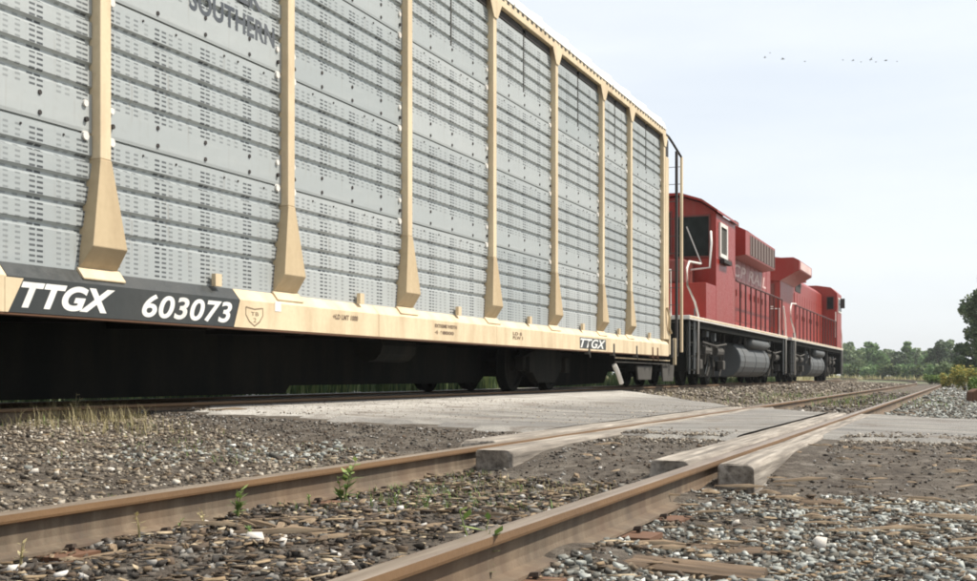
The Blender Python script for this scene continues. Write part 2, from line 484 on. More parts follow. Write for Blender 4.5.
road_piece('road', BX + 0.225, 3.0, 40)
road_piece('road', 3.0, 45, 40)
road_piece('road', -8.38, -7.02, 24)
road_piece('road', -45, -8.50, 50)

# ------------------------------------------------------------------ rails and ties
RP = [(-.038, 0), (-.040, -.024), (-.038, -.034), (-.012, -.043), (-.009, -.07), (-.009, -.12), (-.016, -.148), (-.074, -.160), (-.076, -.172),
      (.076, -.172), (.074, -.160), (.016, -.148), (.009, -.12), (.009, -.07), (.012, -.043), (.038, -.034), (.040, -.024), (.038, 0), (.026, .004), (-.026, .004)]
RP = [(x * .86, z * .76) for x, z in RP]
def rail_mesh(name, x0, z0, y0, y1, step_far=2.0):
    n = len(RP); V_, F_ = [], []
    yy = list(np.arange(y0, min(y1, 60), 6.0)) + list(np.arange(60, y1, step_far)) if y1 > 60 else [y0, y1]
    for y in yy:
        dx = float(curve(y))
        V_ += [(x0 + dx + p[0], y, z0 + p[1] - 0.004) for p in RP]
    for i in range(len(yy) - 1):
        for j in range(n):
            j2 = (j + 1) % n
            F_.append((i * n + j, (i + 1) * n + j, (i + 1) * n + j2, i * n + j2))
    F_.append(tuple(range(n))); F_.append(tuple((len(yy) - 1) * n + j for j in range(n))[::-1])
    me = bpy.data.meshes.new(name); me.from_pydata(V_, [], F_)
    me.materials.append(M['rail']); me.materials.append(M['rail_top']); me.materials.append(M['rail_side'])
    for i, p in enumerate(me.polygons):
        c = p.center
        if p.normal.z > 0.9 or p.normal.z < -0.9:
            pass
        if abs(c.z - z0) < 0.004: p.material_index = 1
        elif c.z > z0 - .034: p.material_index = 2
    me.validate(); me.update()
    return me
def tie_mesh(seed):
    r = random.Random(seed); mb = MB()
    ny_ = 7
    # ragged tie, local: length on x, width on y
    L0, L1 = -1.3 - r.uniform(-.06, .05), 1.3 + r.uniform(-.08, .06)
    pts = []
    for i in range(ny_):
        x = L0 + (L1 - L0) * i / (ny_ - 1)
        w = .098 + r.uniform(-.022, .012); t = r.uniform(-.02, .008)
        o = r.uniform(-.008, .008)
        pts.append([(x + r.uniform(-.03, .03), -w + o, -.17), (x, -w + o, t - .012), (x, -w + .03 + o, t), (x, r.uniform(-.01, .01), t + r.uniform(-.012, .003)), (x, w - .03 + o, t), (x, w + o, t - .012), (x, w + o, -.17)])
    k = 7
    for i in range(ny_):
        mb.v += pts[i]
    for i in range(ny_ - 1):
        for j in range(k - 1):
            mb.f.append((i * k + j, (i + 1) * k + j, (i + 1) * k + j + 1, i * k + j + 1))
    mb.f.append(tuple(range(k))); mb.f.append(tuple((ny_ - 1) * k + j for j in range(k))[::-1])
    return mb
def make_track(label, cx, zr, y0, y1, spacing, tie_y1, spikes_to, skip):
    root = empty('railway_track', (0, 0, 0), label, 'railway track')
    for s in (-1, 1):
        me = rail_mesh('rail', cx + s * 0.7525, zr, y0, y1)
        share('rail', me, root)
    tmb = [tie_mesh(i + int(abs(cx) * 10)) for i in range(5)]
    tmes = []
    for t in tmb:
        o = t.build('tie', M['tie']); tmes.append(o.data); bpy.data.objects.remove(o)
    sp_mb = MB(); sp_mb.box(-.008, .008, -.008, .008, -.03, .016); sp_mb.hexa([(-.014, -.015, .014), (-.012, -.010, .027), (-.014, .015, .014), (-.012, .010, .027), (.022, -.015, .011), (.016, -.010, .024), (.022, .015, .011), (.016, .010, .024)])
    o = sp_mb.build('spike', paint('spike_steel', (0.05, 0.034, 0.024), (0.12, 0.06, 0.03), .5, .8, 8)); sp_me = o.data; bpy.data.objects.remove(o)
    pl_mb = MB(); pl_mb.box(-.15, .15, -.09, .09, -.012, .006)
    o = pl_mb.build('tie_plate', M['rust_edge']); pl_me = o.data; bpy.data.objects.remove(o)
    y = y0 + 0.3; i = 0; r = random.Random(int(abs(cx) * 100))
    while y < tie_y1:
        if not (skip[0] < y < skip[1]):
            t = share('tie', tmes[i % 5], root, (cx + float(curve(y)) + r.uniform(-.03, .03), y, zr - .135 - .010 + r.uniform(-.004, 0.0)), (0, 0, r.uniform(-.03, .03) - float(y > 62) * (y - 62) / 650 * -1))
            if y < spikes_to:
                for s in (-1, 1):
                    share('tie_plate', pl_me, t, (s * .7525, 0, .004))
                    for q in (-1, 1):
                        share('spike', sp_me, t, (s * .7525 + q * .076, q * .045 * (1 if i % 2 else -1), .006 + r.uniform(0, .008)), (0, 0, 0 if q < 0 else math.pi), (.85, .85, .85))
        y += spacing + r.uniform(-.03, .03); i += 1
    return root
make_track('rusty near railway track with weathered half buried ties, empty, crossing the foreground', TC, 0.0, -2, 190, .54, 60, 8.5, (6.4, 14.0))
make_track('dark railway track on raised ballast under the train, farther of the two tracks', FC, FZ, -26, 190, .56, 80, -100, (14, 26))

# crossing timbers
def timber(x0, x1, y0, y1, zt, label, d=0.17, seed=1, bev=.012):
    r = random.Random(seed); mb = MB(); n = 14; k = 0
    prof = lambda y: [(x0 + .004 * r.random(), zt - d), (x0, zt - .018), (x0 + .018, zt + r.uniform(-.003, .003)), ((x0 + x1) / 2, zt + r.uniform(-.009, .002)), (x1 - .02, zt + r.uniform(-.004, .003)), (x1, zt - .02), (x1 - .004 * r.random(), zt - d)]
    for i in range(n):
        y = y0 + (y1 - y0) * i / (n - 1)
        for p in prof(y):
            mb.v.append((p[0] + r.uniform(-.004, .004), y + (r.uniform(-.03, .03) if i in (0, n - 1) else 0), p[1]))
    k = 7
    for i in range(n - 1):
        for j in range(k):
            j2 = (j + 1) % k
            mb.f.append((i * k + j, (i + 1) * k + j, (i + 1) * k + j2, i * k + j2))
    mb.f.append(tuple(range(k))); mb.f.append(tuple((n - 1) * k + j for j in range(k))[::-1])
    o = mb.build('crossing_timber', M['timber'])
    if bev:
        md = o.modifiers.new('bevel', 'BEVEL'); md.width = bev; md.segments = 3; md.limit_method = 'ANGLE'; md.angle_limit = .6
    return tag(o, label, 'timber', 'timbers set along the near rails at the crossing')
timber(GX - .30, GX - .062, 7.25, 16.4, .004, 'long weathered plank on the far side of the farther near-track rail', .14, 3)
timber(GX + .085, GX + .31, 6.5, 16.6, -.004, 'thick timber with dark split end between the rails, beside the farther rail', .17, 4)
timber(BX - .30, BX - .095, 6.0, 14.4, -.006, 'pale flat timber between the rails, beside the nearer rail', .12, 5)
timber(BX + .062, BX + .235, 5.85, 14.0, -.004, 'round ended timber with dark sawn face on the outer side of the nearer rail', .17, 6, .03)
timber(-6.87, -6.70 + .0, 14.0, 26.0, FZ - .045, 'low dusty plank beside the rail under the train', .10, 8)

# ------------------------------------------------------------------ autorack
RE = y_at(664, 6.17)          # right end of the rack (side plane x = -6.17)
SX = -6.17
Rz = FZ
def zs(u, v):                 # height above near rail z for a side-plane pixel
    Z = FPX * 6.17 / (CT * (XV - u)); return H - (v - YV) / FPX * Z
ZB, ZT = Rz + .69, Rz + 1.05
ZE = Rz + 5.6
px_posts = [104, 290, 409, 494, 556, 603, 631]
post_y = [y_at(u, 6.17) for u in px_posts]
post_y = [post_y[0] - 2.0 - 2.8, post_y[0] - 2.8] + post_y
post_y = [post_y[0] - .0] + post_y[1:]
LE = post_y[0] - 2.8
edges = [LE] + post_y + [RE]
car = empty('autorack_rail_car', (-7.70, (LE + RE) / 2, Rz), 'long cream autorack freight car with grey perforated side panels, behind two red locomotives', 'rail car')
CX, CY, CZ = car.location
def P(o):                       # parent while keeping world coordinates baked in the mesh
    o.parent = car; o.location = (o.location[0] - CX, o.location[1] - CY, o.location[2] - CZ); return o

PH = 1.09
levels = [ZT - 0.035, Rz + 2.09, Rz + 3.18, Rz + 4.27]
def panel_mesh(w, bottom, h=PH):
    # profile: (outward, z)
    gz = [.33, .51, .70, .88]
    pr = [(0.0, 0.004), (0.004, 0.03)]
    for z in gz:
        pr += [(0.004, z - .032), (-.020, z - .024), (-.023, z + .008), (0.004, z + .030)]
    pr += [(0.004, h - .014), (-.022, h - .012), (-.024, h + .02)]
    mb = MB(); mb.v = []
    uv = []
    for y in (0.0, w):
        for x, z in pr: mb.v.append((x, y, z)); uv.append((y / w, z))
    n = len(pr)
    mb.f = [(i, n + i, n + i + 1, i + 1) for i in range(n - 1)]
    me = bpy.data.meshes.new('side_panel'); me.from_pydata(mb.v, [], mb.f)
    me.materials.append(M['panel_low'] if bottom else M['panel'])
    ul = me.uv_layers.new(name='UVMap')
    for l in me.loops: ul.data[l.index].uv = uv[l.vertex_index]
    me.flip_normals() if me.polygons[0].normal.x < 0 else None
    return me
for i in range(len(edges) - 1):
    a, b_ = edges[i] + .07, edges[i + 1] - .07
    for k in range(4):
        me = panel_mesh(b_ - a, k == 0, (levels[k + 1] - levels[k]) if k < 3 else PH)
        o = share('side_panel', me, car, (SX - .060 - CX, a - CY, levels[k] - CZ))
        o.rotation_euler = (0, 0, random.uniform(-.0006, .0006))
# far side wall, floors, roof, ends
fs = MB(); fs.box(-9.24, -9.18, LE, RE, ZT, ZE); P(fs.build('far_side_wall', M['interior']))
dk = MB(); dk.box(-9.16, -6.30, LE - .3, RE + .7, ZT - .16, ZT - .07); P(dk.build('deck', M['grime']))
dk = MB(); dk.box(-9.16, -6.32, LE, RE - .3, Rz + 3.2, Rz + 3.26); P(dk.build('middle_deck', M['grime']))
# seam backing behind the panels so that no daylight leaks through the joints
bk = MB(); bk.box(SX - .20, SX - .17, LE, RE - .02, ZT, ZE - .05); P(bk.build('seam_backing', M['dark']))
prof = []
for i in range(13):
    t = math.pi * i / 12
    prof.append((-7.70 - 1.56 * math.cos(t), ZE + .02 + .48 * math.sin(t) ** .8 if 0 < i < 12 else ZE + .02))
rf = MB(); rf.prism(prof + [(-7.70 + 1.50, ZE - .02), (-7.70 - 1.50, ZE - .02)], LE - .05, RE + .12)
P(rf.build('roof', M['cream_roof'], bevel=0))
rb = MB()
for yy in np.arange(LE + .6, RE, 1.35):
    pts = [(x, z + .012) for x, z in prof[:13]]
    rb.tube([(x, yy, z) for x, z in pts], .022, 4)
P(rb.build('roof_seam', M['cream_roof'], kind='stuff'))
ch = MB(); ch.box(SX - .08, SX + .017, LE, RE + .03, ZE - .12, ZE + .035); P(ch.build('top_chord', M['cream'], bevel=.008))
# row of dark holes in the top chord
hl = MB()
for yy in np.arange(edges[2], RE, .21):
    hl.box(SX + .015, SX + .0195, yy - .045, yy + .045, ZE - .03, ZE + .012)
P(hl.build('chord_slot', M['dark'], kind='stuff'))
# dark strips just below the chord
for i in range(len(edges) - 1):
    a, b_ = edges[i] + .16, edges[i + 1] - .16; mdl = (a + b_) / 2
    sl = MB(); sl.box(SX - .054, SX - .049, a, mdl - .06, ZE - .235, ZE - .123); sl.box(SX - .054, SX - .049, mdl + .06, b_, ZE - .235, ZE - .123)
    P(sl.build('dark_strip', M['dark']))
    dv = MB(); dv.box(SX - .054, SX - .048, mdl - .012, mdl + .012, levels[3] + .25, ZE - .203)
    P(dv.build('panel_joint_strip', M['grey_gear']))
bolts = MB(); pins = MB()
for i in range(len(edges) - 1):
    a, b_ = edges[i], edges[i + 1]
    for k in range(1, 4):
        z = levels[k]
        for t in (.27, .515, .77):
            y = a + (b_ - a) * t
            for dz in (.055, .20): bolts.disc_cyl((SX - .054, y, z + dz), .019, .012, 'x', 8)
        for t in (.2, .36, .62, .7, .86):
            bolts.disc_cyl((SX - .054, a + (b_ - a) * t, z - .06), .010, .012, 'x', 6)
        for y in (a + .155, b_ - .155):
            pins.disc_cyl((SX - .05, y, z - .025), .034, .025, 'x', 10)
            pins.disc_cyl((SX - .05, y, z + .22), .026, .025, 'x', 10)
            bolts.disc_cyl((SX - .05, y + .01, z + .10), .020, .03, 'x', 8)
P(bolts.build('panel_bolt', M['dark'], kind='stuff')); P(pins.build('fastening_pin', M['pale'], kind='stuff'))
# posts and flared brackets
for i, y in enumerate(post_y + [RE]):
    w = .066 if i < len(post_y) else .085
    p = MB(); p.box(SX - .09, SX + .020, y - w, y + w, Rz + 1.90, ZE - .0); P(p.build('post', M['cream'], bevel=.01))
    fl = MB(); fl.hexa([(SX + .024, y - w, ZE - .36), (SX + .024, y - .24, ZE - .12), (SX + .024, y + w, ZE - .36), (SX + .024, y + .24, ZE - .12), (SX + .035, y - w, ZE - .36), (SX + .035, y - .24, ZE - .12), (SX + .035, y + w, ZE - .36), (SX + .035, y + .24, ZE - .12)])
    P(fl.build('post_gusset', M['cream']))
    if i < len(post_y):
        z1, z2, z3 = Rz + 1.90, Rz + 1.225, Rz + 1.06
        wb = .205; ot = SX + .024; ob = SX + .066; bk_ = SX - .13
        br = MB(); v = br.v
        v += [(bk_, y - w, z1), (ot, y - w, z1), (ot, y + w, z1), (bk_, y + w, z1),
              (bk_, y - wb, z2), (ob, y - wb, z2), (ob, y + wb, z2), (bk_, y + wb, z2),
              (bk_, y - wb * 1.1, z3), (SX - .052, y - wb * 1.1, z3), (SX - .052, y + wb * 1.1, z3), (bk_, y + wb * 1.1, z3)]
        br.f += [(0, 1, 2, 3), (1, 5, 6, 2), (0, 4, 5, 1), (3, 2, 6, 7), (5, 9, 10, 6), (4, 8, 9, 5), (7, 6, 10, 11), (8, 11, 10, 9), (0, 3, 7, 11, 8, 4)]
        P(br.build('post_bracket', M['bracket'], bevel=.006))
        tb = MB(); tb.prism([(SX - .075, ZT - .015), (SX - .075, ZT + .018), (SX - .045, ZT + .018), (SX + .018, ZT - .065), (SX + .012, ZT - .08)], y - .25, y + .25); P(tb.build('mounting_plate', M['cream'], bevel=.006))
    else:
        lo = MB(); lo.box(SX - .09, SX + .020, y - w, y + w, ZT, Rz + 1.90); P(lo.build('post', M['cream'], bevel=.008))
# small lugs under the panels, halfway along each bay
for i in range(len(edges) - 1):
    y = (edges[i] + edges[i + 1]) / 2 + .15
    lg = MB(); lg.box(SX - .03, SX + .012, y - .05, y + .05, ZT - .01, ZT + .10); P(lg.build('lug', M['cream']))
# near-black strip that paints in the shadow line under the panels
rr = MB(); rr.box(SX - .12, SX - .06, LE, RE, ZT - .06, ZT - .0); P(rr.build('shadow_strip', M['grime']))
# side sill in sections, each with a slanted ledge
sill_prof = [(SX - .12, ZT - .01), (SX - .05, ZT - .01), (SX + .03, ZT - .11), (SX + .03, ZB), (SX - .07, ZB), (SX - .07, ZB + .02), (SX + .018, ZB + .02), (SX + .018, ZT - .12), (SX - .055, ZT - .03), (SX - .12, ZT - .03)]
BK0, BK1 = y_at(7, 6.14), y_at(240, 6.14)
cuts = [LE - .5, BK0, BK1, y_at(379, 6.14), y_at(497, 6.14), RE + .35]
for i in range(len(cuts) - 1):
    s = MB(); s.prism(sill_prof, cuts[i] + (.004 if i else 0), cuts[i + 1] - .004)
    blk = i == 1
    o = P(s.build('side_sill', M['black'] if blk else M['cream']))
    if blk: o['label'] = 'black sill section carrying white lettering'
# slanting left edge of the cream next to the black
for (yy, sgn) in ((BK1, 1), (BK0, -1)):
    sl = MB()
    if sgn > 0: pts = [(yy - .10, ZB + .0), (yy + .02, ZB), (yy + .02, ZT - .12), (yy + .0, ZT - .12)]
    else: pts = [(yy - .02, ZB), (yy + .01, ZB), (yy + .16, ZT - .12), (yy - .02, ZT - .12)]
    sl.prism(pts, SX + .0305, SX + .033, 'x'); P(sl.build('painted_edge', M['cream']))
bt = MB(); bt.box(SX - .10, SX + .026, LE - .4, RE + .3, ZB - .016, ZB - .002); P(bt.build('sill_bottom_flange', M['rust_edge']))

def text(s, name, size, m, y, z, x=SX + .0335, shear=0.0, off=0.0, width=1.0, parent=None, org=None, align='LEFT', obj_name='lettering'):
    cu = bpy.data.curves.new('t', 'FONT'); cu.body = s; cu.size = size; cu.shear = shear; cu.offset = off
    cu.align_x = align; cu.extrude = .0008; cu.space_character = 1.05
    t = bpy.data.objects.new('t', cu); C.objects.link(t)
    bpy.context.view_layer.update()
    dg = bpy.context.evaluated_depsgraph_get()
    me = bpy.data.meshes.new_from_object(t.evaluated_get(dg))
    bpy.data.objects.remove(t)
    me.materials.clear(); me.materials.append(m)
    R = Matrix(((0, 0, 1, x), (width, 0, 0, y), (0, 1, 0, z), (0, 0, 0, 1)))
    me.transform(R)
    o = bpy.data.objects.new(obj_name, me); C.objects.link(o)
    return o
def fit_text(s, y0, y1, z0, hgt, m, x, shear=0, off=0, obj_name='lettering'):
    """lettering on the side plane between y0 and y1 with cap height hgt"""
    size = hgt / .70
    o = text(s, 'x', size, m, 0, z0, x, shear, off, 1.0, obj_name=obj_name)
    co = np.zeros(len(o.data.vertices) * 3); o.data.vertices.foreach_get('co', co); co = co.reshape(-1, 3)
    a, b_ = co[:, 1].min(), co[:, 1].max()
    co[:, 1] = y0 + (co[:, 1] - a) / (b_ - a) * (y1 - y0)
    za, zb = co[:, 2].min(), co[:, 2].max()
    co[:, 2] = z0 + (co[:, 2] - za) / (zb - za) * hgt
    o.data.vertices.foreach_set('co', co.ravel()); o.data.update()
    return o
TX = SX + .0315
P(fit_text('TTGX', y_at(21, 6.14), y_at(115, 6.14), ZB + .035, .185, M['white'], TX, .38, .011))
P(fit_text('603073', y_at(142, 6.14), y_at(232, 6.14), ZB + .03, .19, M['white'], TX, .28, .006))
bp_ = MB(); bp_.box(SX + .0302, SX + .0315, y_at(580, 6.14), y_at(606, 6.14), ZB + .03, ZB + .22); P(bp_.build('reporting_mark_patch', M['black']))
P(fit_text('TTGX', y_at(580.5, 6.14), y_at(605.5, 6.14), ZB + .045, .16, M['white'], TX + .001, .35, .004))
P(fit_text('+LD LMT 1000', y_at(333, 6.14), y_at(358, 6.14), ZB + .15, .055, M['stencil'], TX, .1, .004))
P(fit_text('EXTREME WIDTH', y_at(435, 6.14), y_at(457, 6.14), ZB + .16, .045, M['stencil'], TX, 0, .004))
P(fit_text('4 68000', y_at(435, 6.14), y_at(454, 6.14), ZB + .08, .045, M['stencil'], TX, 0, .004))
P(fit_text('LD 8', y_at(513, 6.14), y_at(522, 6.14), ZB + .15, .05, M['stencil'], TX, 0, .004))
P(fit_text('BLW 1', y_at(513, 6.14), y_at(523, 6.14), ZB + .09, .05, M['stencil'], TX, 0, .004))
# shield emblem
sh = MB(); y0s, y1s = y_at(246, 6.14), y_at(263, 6.14); ym = (y0s + y1s) / 2
outl = [(y0s, ZB + .19), (y0s, ZB + .12), (y0s + .06, ZB + .06), (ym, ZB + .02), (y1s - .06, ZB + .06), (y1s, ZB + .12), (y1s, ZB + .19), (ym, ZB + .175), (y0s, ZB + .19)]
for k in range(len(outl) - 1):
    (ya, za), (yb, zb) = outl[k], outl[k + 1]
    d = Vector((yb - ya, zb - za)).normalized(); n_ = Vector((-d.y, d.x)) * .006
    sh.prism([(ya + n_.x, za + n_.y), (yb + n_.x, zb + n_.y), (yb - n_.x, zb - n_.y), (ya - n_.x, za - n_.y)], TX - .001, TX + .0005, 'x')
P(sh.build('shield_emblem', M['stencil']))
P(fit_text('TB', ym - .06, ym + .07, ZB + .115, .035, M['stencil'], TX)); P(fit_text('2', ym - .02, ym + .03, ZB + .055, .04, M['stencil'], TX))
st = MB(); ys_ = y_at(278, 6.14); st.box(TX - .001, TX + .002, ys_ - .055, ys_ + .055, ZB + .175, ZB + .27); P(st.build('sticker', M['white']))
# dark lettering on the panels
PX = SX - .0545
P(fit_text('SOUTHERN', y_at(190, 6.22), y_at(275, 6.22), levels[2] + .215, .20, M['dark_letters'], PX + .0, 0, .009))
P(fit_text('NORFOLK', y_at(161, 6.22), y_at(263, 6.22), levels[2] + .50, .20, M['dark_letters'], PX + .0, 0, .009))

# car end: door posts, curved bar, end ladder, platform gear
ex = MB(); ex.box(SX - .16, SX + .016, RE + .14, RE + .42, ZT, ZE - .55); P(ex.build('end_door_post', M['cream'], bevel=.01))
ex = MB(); ex.box(SX - 2.9, SX - .32, RE + .02, RE + .08, ZT, ZE - .3); P(ex.build('end_door', M['pale'], bevel=.01))
ex = MB(); ex.box(SX - .5, SX + .0, RE + .13, RE + .44, ZE - .52, ZE - .16); P(ex.build('end_bracket', M['dark']))
ex = MB(); ex.box(SX - .30, SX - .02, RE + .14, RE + .30, ZE - .15, ZE + .06); P(ex.build('end_cap', M['cream']))
YL = y_at(681.5, 6.2)
ld = MB(); ld.box(SX - .05, SX + .0, YL - .055, YL + .055, ZT - .25, ZE - .28); P(ld.build('ladder_rail', M['cream'], bevel=.006))
ld = MB(); ld.box(SX - .07, SX - .02, y_at(676.5, 6.22) - .05, y_at(676.5, 6.22) + .05, ZT - .35, ZE - .22); P(ld.build('end_frame_post', M['dark']))
ld = MB(); ld.box(SX - .42, SX - .37, YL - .03, YL + .03, ZT - .25, ZE - .25); P(ld.build('ladder_rail', M['dark']))
for k in range(11):
    r_ = MB(); z = ZT + .05 + k * .40; r_.tube([(SX - .40, YL, z), (SX - .02, YL, z)], .008, 5)
    P(r_.build('ladder_rung', M['grey_gear']))
cb = MB(); cb.tube([(SX - .05, RE + .1, ZE - .02), (SX - .05, RE + .7, ZE - .03), (SX - .04, RE + 1.05, ZE - .10), (SX - .03, YL, ZE - .28)], .028, 8); P(cb.build('grab_bar', M['dark']))
# draft gear and platform end
ep = MB(); ep.box(-9.1, SX - .02, RE + .36, RE + 1.5, ZB + .02, ZT - .14); P(ep.build('end_platform', M['grime'], bevel=.02))
for (dy, z0, z1, w, mm) in ((.42, .72, 1.25, .10, 'cream'), (.75, .66, 1.05, .09, 'grey_gear'), (1.05, .5, 1.1, .07, 'cream')):
    q = MB(); q.box(SX - .04, SX + .03, RE + dy, RE + dy + w, Rz + z0, Rz + z1); P(q.build('end_stanchion', M[mm], bevel=.008))
q = MB(); q.tube([(SX + .04, RE + .15, Rz + 1.75), (SX + .08, RE + .22, Rz + 1.55), (SX + .05, RE + .3, Rz + 1.3), (SX + .05, RE + .5, Rz + 1.2)], .03, 6); P(q.build('uncoupling_lever', M['cream']))
for (u0, u1, z0, z1) in ((637, 652, .17, .46), (662, 674, .13, .50)):
    q = MB(); a, b_ = y_at(u0, 6.3), y_at(u1, 6.3)
    q.hexa([(SX - .16, a + .1, Rz + z0), (SX - .16, a, Rz + z1), (SX - .16, b_ - .1, Rz + z0), (SX - .16, b_, Rz + z1), (SX - .12, a + .1, Rz + z0), (SX - .12, a, Rz + z1), (SX - .12, b_ - .1, Rz + z0), (SX - .12, b_, Rz + z1)])
    P(q.build('end_step_plate', M['grey_gear'], bevel=.01))
for z in (.52, .60):
    q = MB(); q.tube([(SX - .08, y_at(615, 6.25), Rz + z), (SX - .08, RE + .9, Rz + z - .01)], .014, 6); P(q.build('brake_pipe', M['cream' if z > .55 else 'grey_gear']))
for u in (586, 611, 634, 650, 655):
    q = MB(); y = y_at(u, 6.2); q.box(SX - .04, SX + .036, y - .05, y + .05, ZB - .06, ZB + .16); q.tube([(SX + .03, y, ZB + .08), (SX + .05, y, ZB - .12)], .012, 6)
    P(q.build('tie_down_hook', M['grey_gear' if u < 640 else 'rust_edge']))
q = MB(); q.tube([(SX - .1, y_at(618, 6.2), Rz + .46), (SX - .06, y_at(620, 6.2), Rz + .30), (SX - .06, y_at(623, 6.2), Rz + .12)], .05, 6); P(q.build('air_hose', M['pale']))
# centre sill, lowered to fill the underside with dark shade, and cross bearers
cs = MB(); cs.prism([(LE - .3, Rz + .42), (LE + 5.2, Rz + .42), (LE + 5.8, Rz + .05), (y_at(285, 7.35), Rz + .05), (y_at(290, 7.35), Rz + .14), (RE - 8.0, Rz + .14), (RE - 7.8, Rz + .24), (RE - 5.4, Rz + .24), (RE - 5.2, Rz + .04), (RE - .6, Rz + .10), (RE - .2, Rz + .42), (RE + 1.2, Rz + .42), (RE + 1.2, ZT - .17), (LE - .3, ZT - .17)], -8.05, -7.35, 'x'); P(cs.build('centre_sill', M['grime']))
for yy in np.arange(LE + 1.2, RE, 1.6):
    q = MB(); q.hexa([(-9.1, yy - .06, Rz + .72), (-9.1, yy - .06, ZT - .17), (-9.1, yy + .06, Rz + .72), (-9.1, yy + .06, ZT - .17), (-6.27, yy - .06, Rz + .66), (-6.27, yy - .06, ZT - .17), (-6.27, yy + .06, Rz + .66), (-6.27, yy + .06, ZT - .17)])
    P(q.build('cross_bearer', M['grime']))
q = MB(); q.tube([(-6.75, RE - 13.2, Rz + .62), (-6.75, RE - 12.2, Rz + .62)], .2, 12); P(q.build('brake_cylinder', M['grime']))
q = MB(); q.box(-9.1, -9.05, LE, RE - 8.6, Rz + .25, ZT - .17); P(q.build('far_side_sill', M['grime']))  # bottom edge lowered so the gap under the car reads as dark shade
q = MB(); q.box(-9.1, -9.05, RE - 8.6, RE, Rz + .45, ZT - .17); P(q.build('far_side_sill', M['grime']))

def wheel_mesh(r):
    mb = MB(); n = 28
    prof_ = [(.0, .10), (.06, .10), (.06, .055), (.045, .05), (.045, r - .08), (.065, r - .07), (.065, r - .0), (-.06, r - .01), (-.06, r + .028), (-.085, r + .028), (-.085, r - .08), (-.01, r - .09), (-.01, .1)]
    # lathe about the axle (x axis), closed with disc
    prof_ = [(.09, .0), (.09, .09), (.03, .12), (.02, r - .10), (.055, r - .08), (.06, r - .01), (-.055, r), (-.06, r + .026), (-.085, r + .02), (-.085, r - .08), (-.03, r - .10), (-.03, .10), (-.09, .08), (-.09, 0)]
    k = len(prof_)
    for i in range(n):
        t = 2 * math.pi * i / n
        for x, rr_ in prof_: mb.v.append((x, rr_ * math.cos(t), rr_ * math.sin(t)))
    for i in range(n):
        i2 = (i + 1) % n
        for j in range(k - 1): mb.f.append((i * k + j, i2 * k + j, i2 * k + j + 1, i * k + j + 1))
    o = mb.build('wheel', M['grime'], smooth=False); me = o.data; bpy.data.objects.remove(o); return me
W_S, W_L = wheel_mesh(.44), wheel_mesh(.52)
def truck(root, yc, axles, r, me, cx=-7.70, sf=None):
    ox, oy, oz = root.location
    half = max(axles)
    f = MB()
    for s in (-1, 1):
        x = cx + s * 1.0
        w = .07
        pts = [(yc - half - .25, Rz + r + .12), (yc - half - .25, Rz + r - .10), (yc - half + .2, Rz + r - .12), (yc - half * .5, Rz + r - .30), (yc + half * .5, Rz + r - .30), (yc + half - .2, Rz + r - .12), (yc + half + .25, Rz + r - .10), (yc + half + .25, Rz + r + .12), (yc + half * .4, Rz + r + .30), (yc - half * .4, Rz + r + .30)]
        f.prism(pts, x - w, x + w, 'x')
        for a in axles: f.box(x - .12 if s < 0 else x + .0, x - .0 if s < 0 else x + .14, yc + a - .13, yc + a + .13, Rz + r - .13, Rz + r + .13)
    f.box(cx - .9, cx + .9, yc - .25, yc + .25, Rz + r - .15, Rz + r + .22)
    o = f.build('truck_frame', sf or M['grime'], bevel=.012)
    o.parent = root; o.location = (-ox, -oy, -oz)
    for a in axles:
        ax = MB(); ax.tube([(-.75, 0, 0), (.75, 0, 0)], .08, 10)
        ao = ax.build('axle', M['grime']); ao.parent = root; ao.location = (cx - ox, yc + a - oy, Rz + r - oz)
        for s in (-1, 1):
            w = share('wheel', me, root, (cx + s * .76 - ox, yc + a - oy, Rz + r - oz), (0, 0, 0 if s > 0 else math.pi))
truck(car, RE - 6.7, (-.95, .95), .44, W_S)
truck(car, LE + 3.6, (-.95, .95), .44, W_S)
q = MB(); q.box(-7.85, -7.55, RE + 1.3, RE + 2.2, Rz + .78, Rz + 1.02); q.box(-7.95, -7.6, RE + 2.0, RE + 2.35, Rz + .74, Rz + 1.06); P(q.build('coupler', M['grime'], bevel=.03))

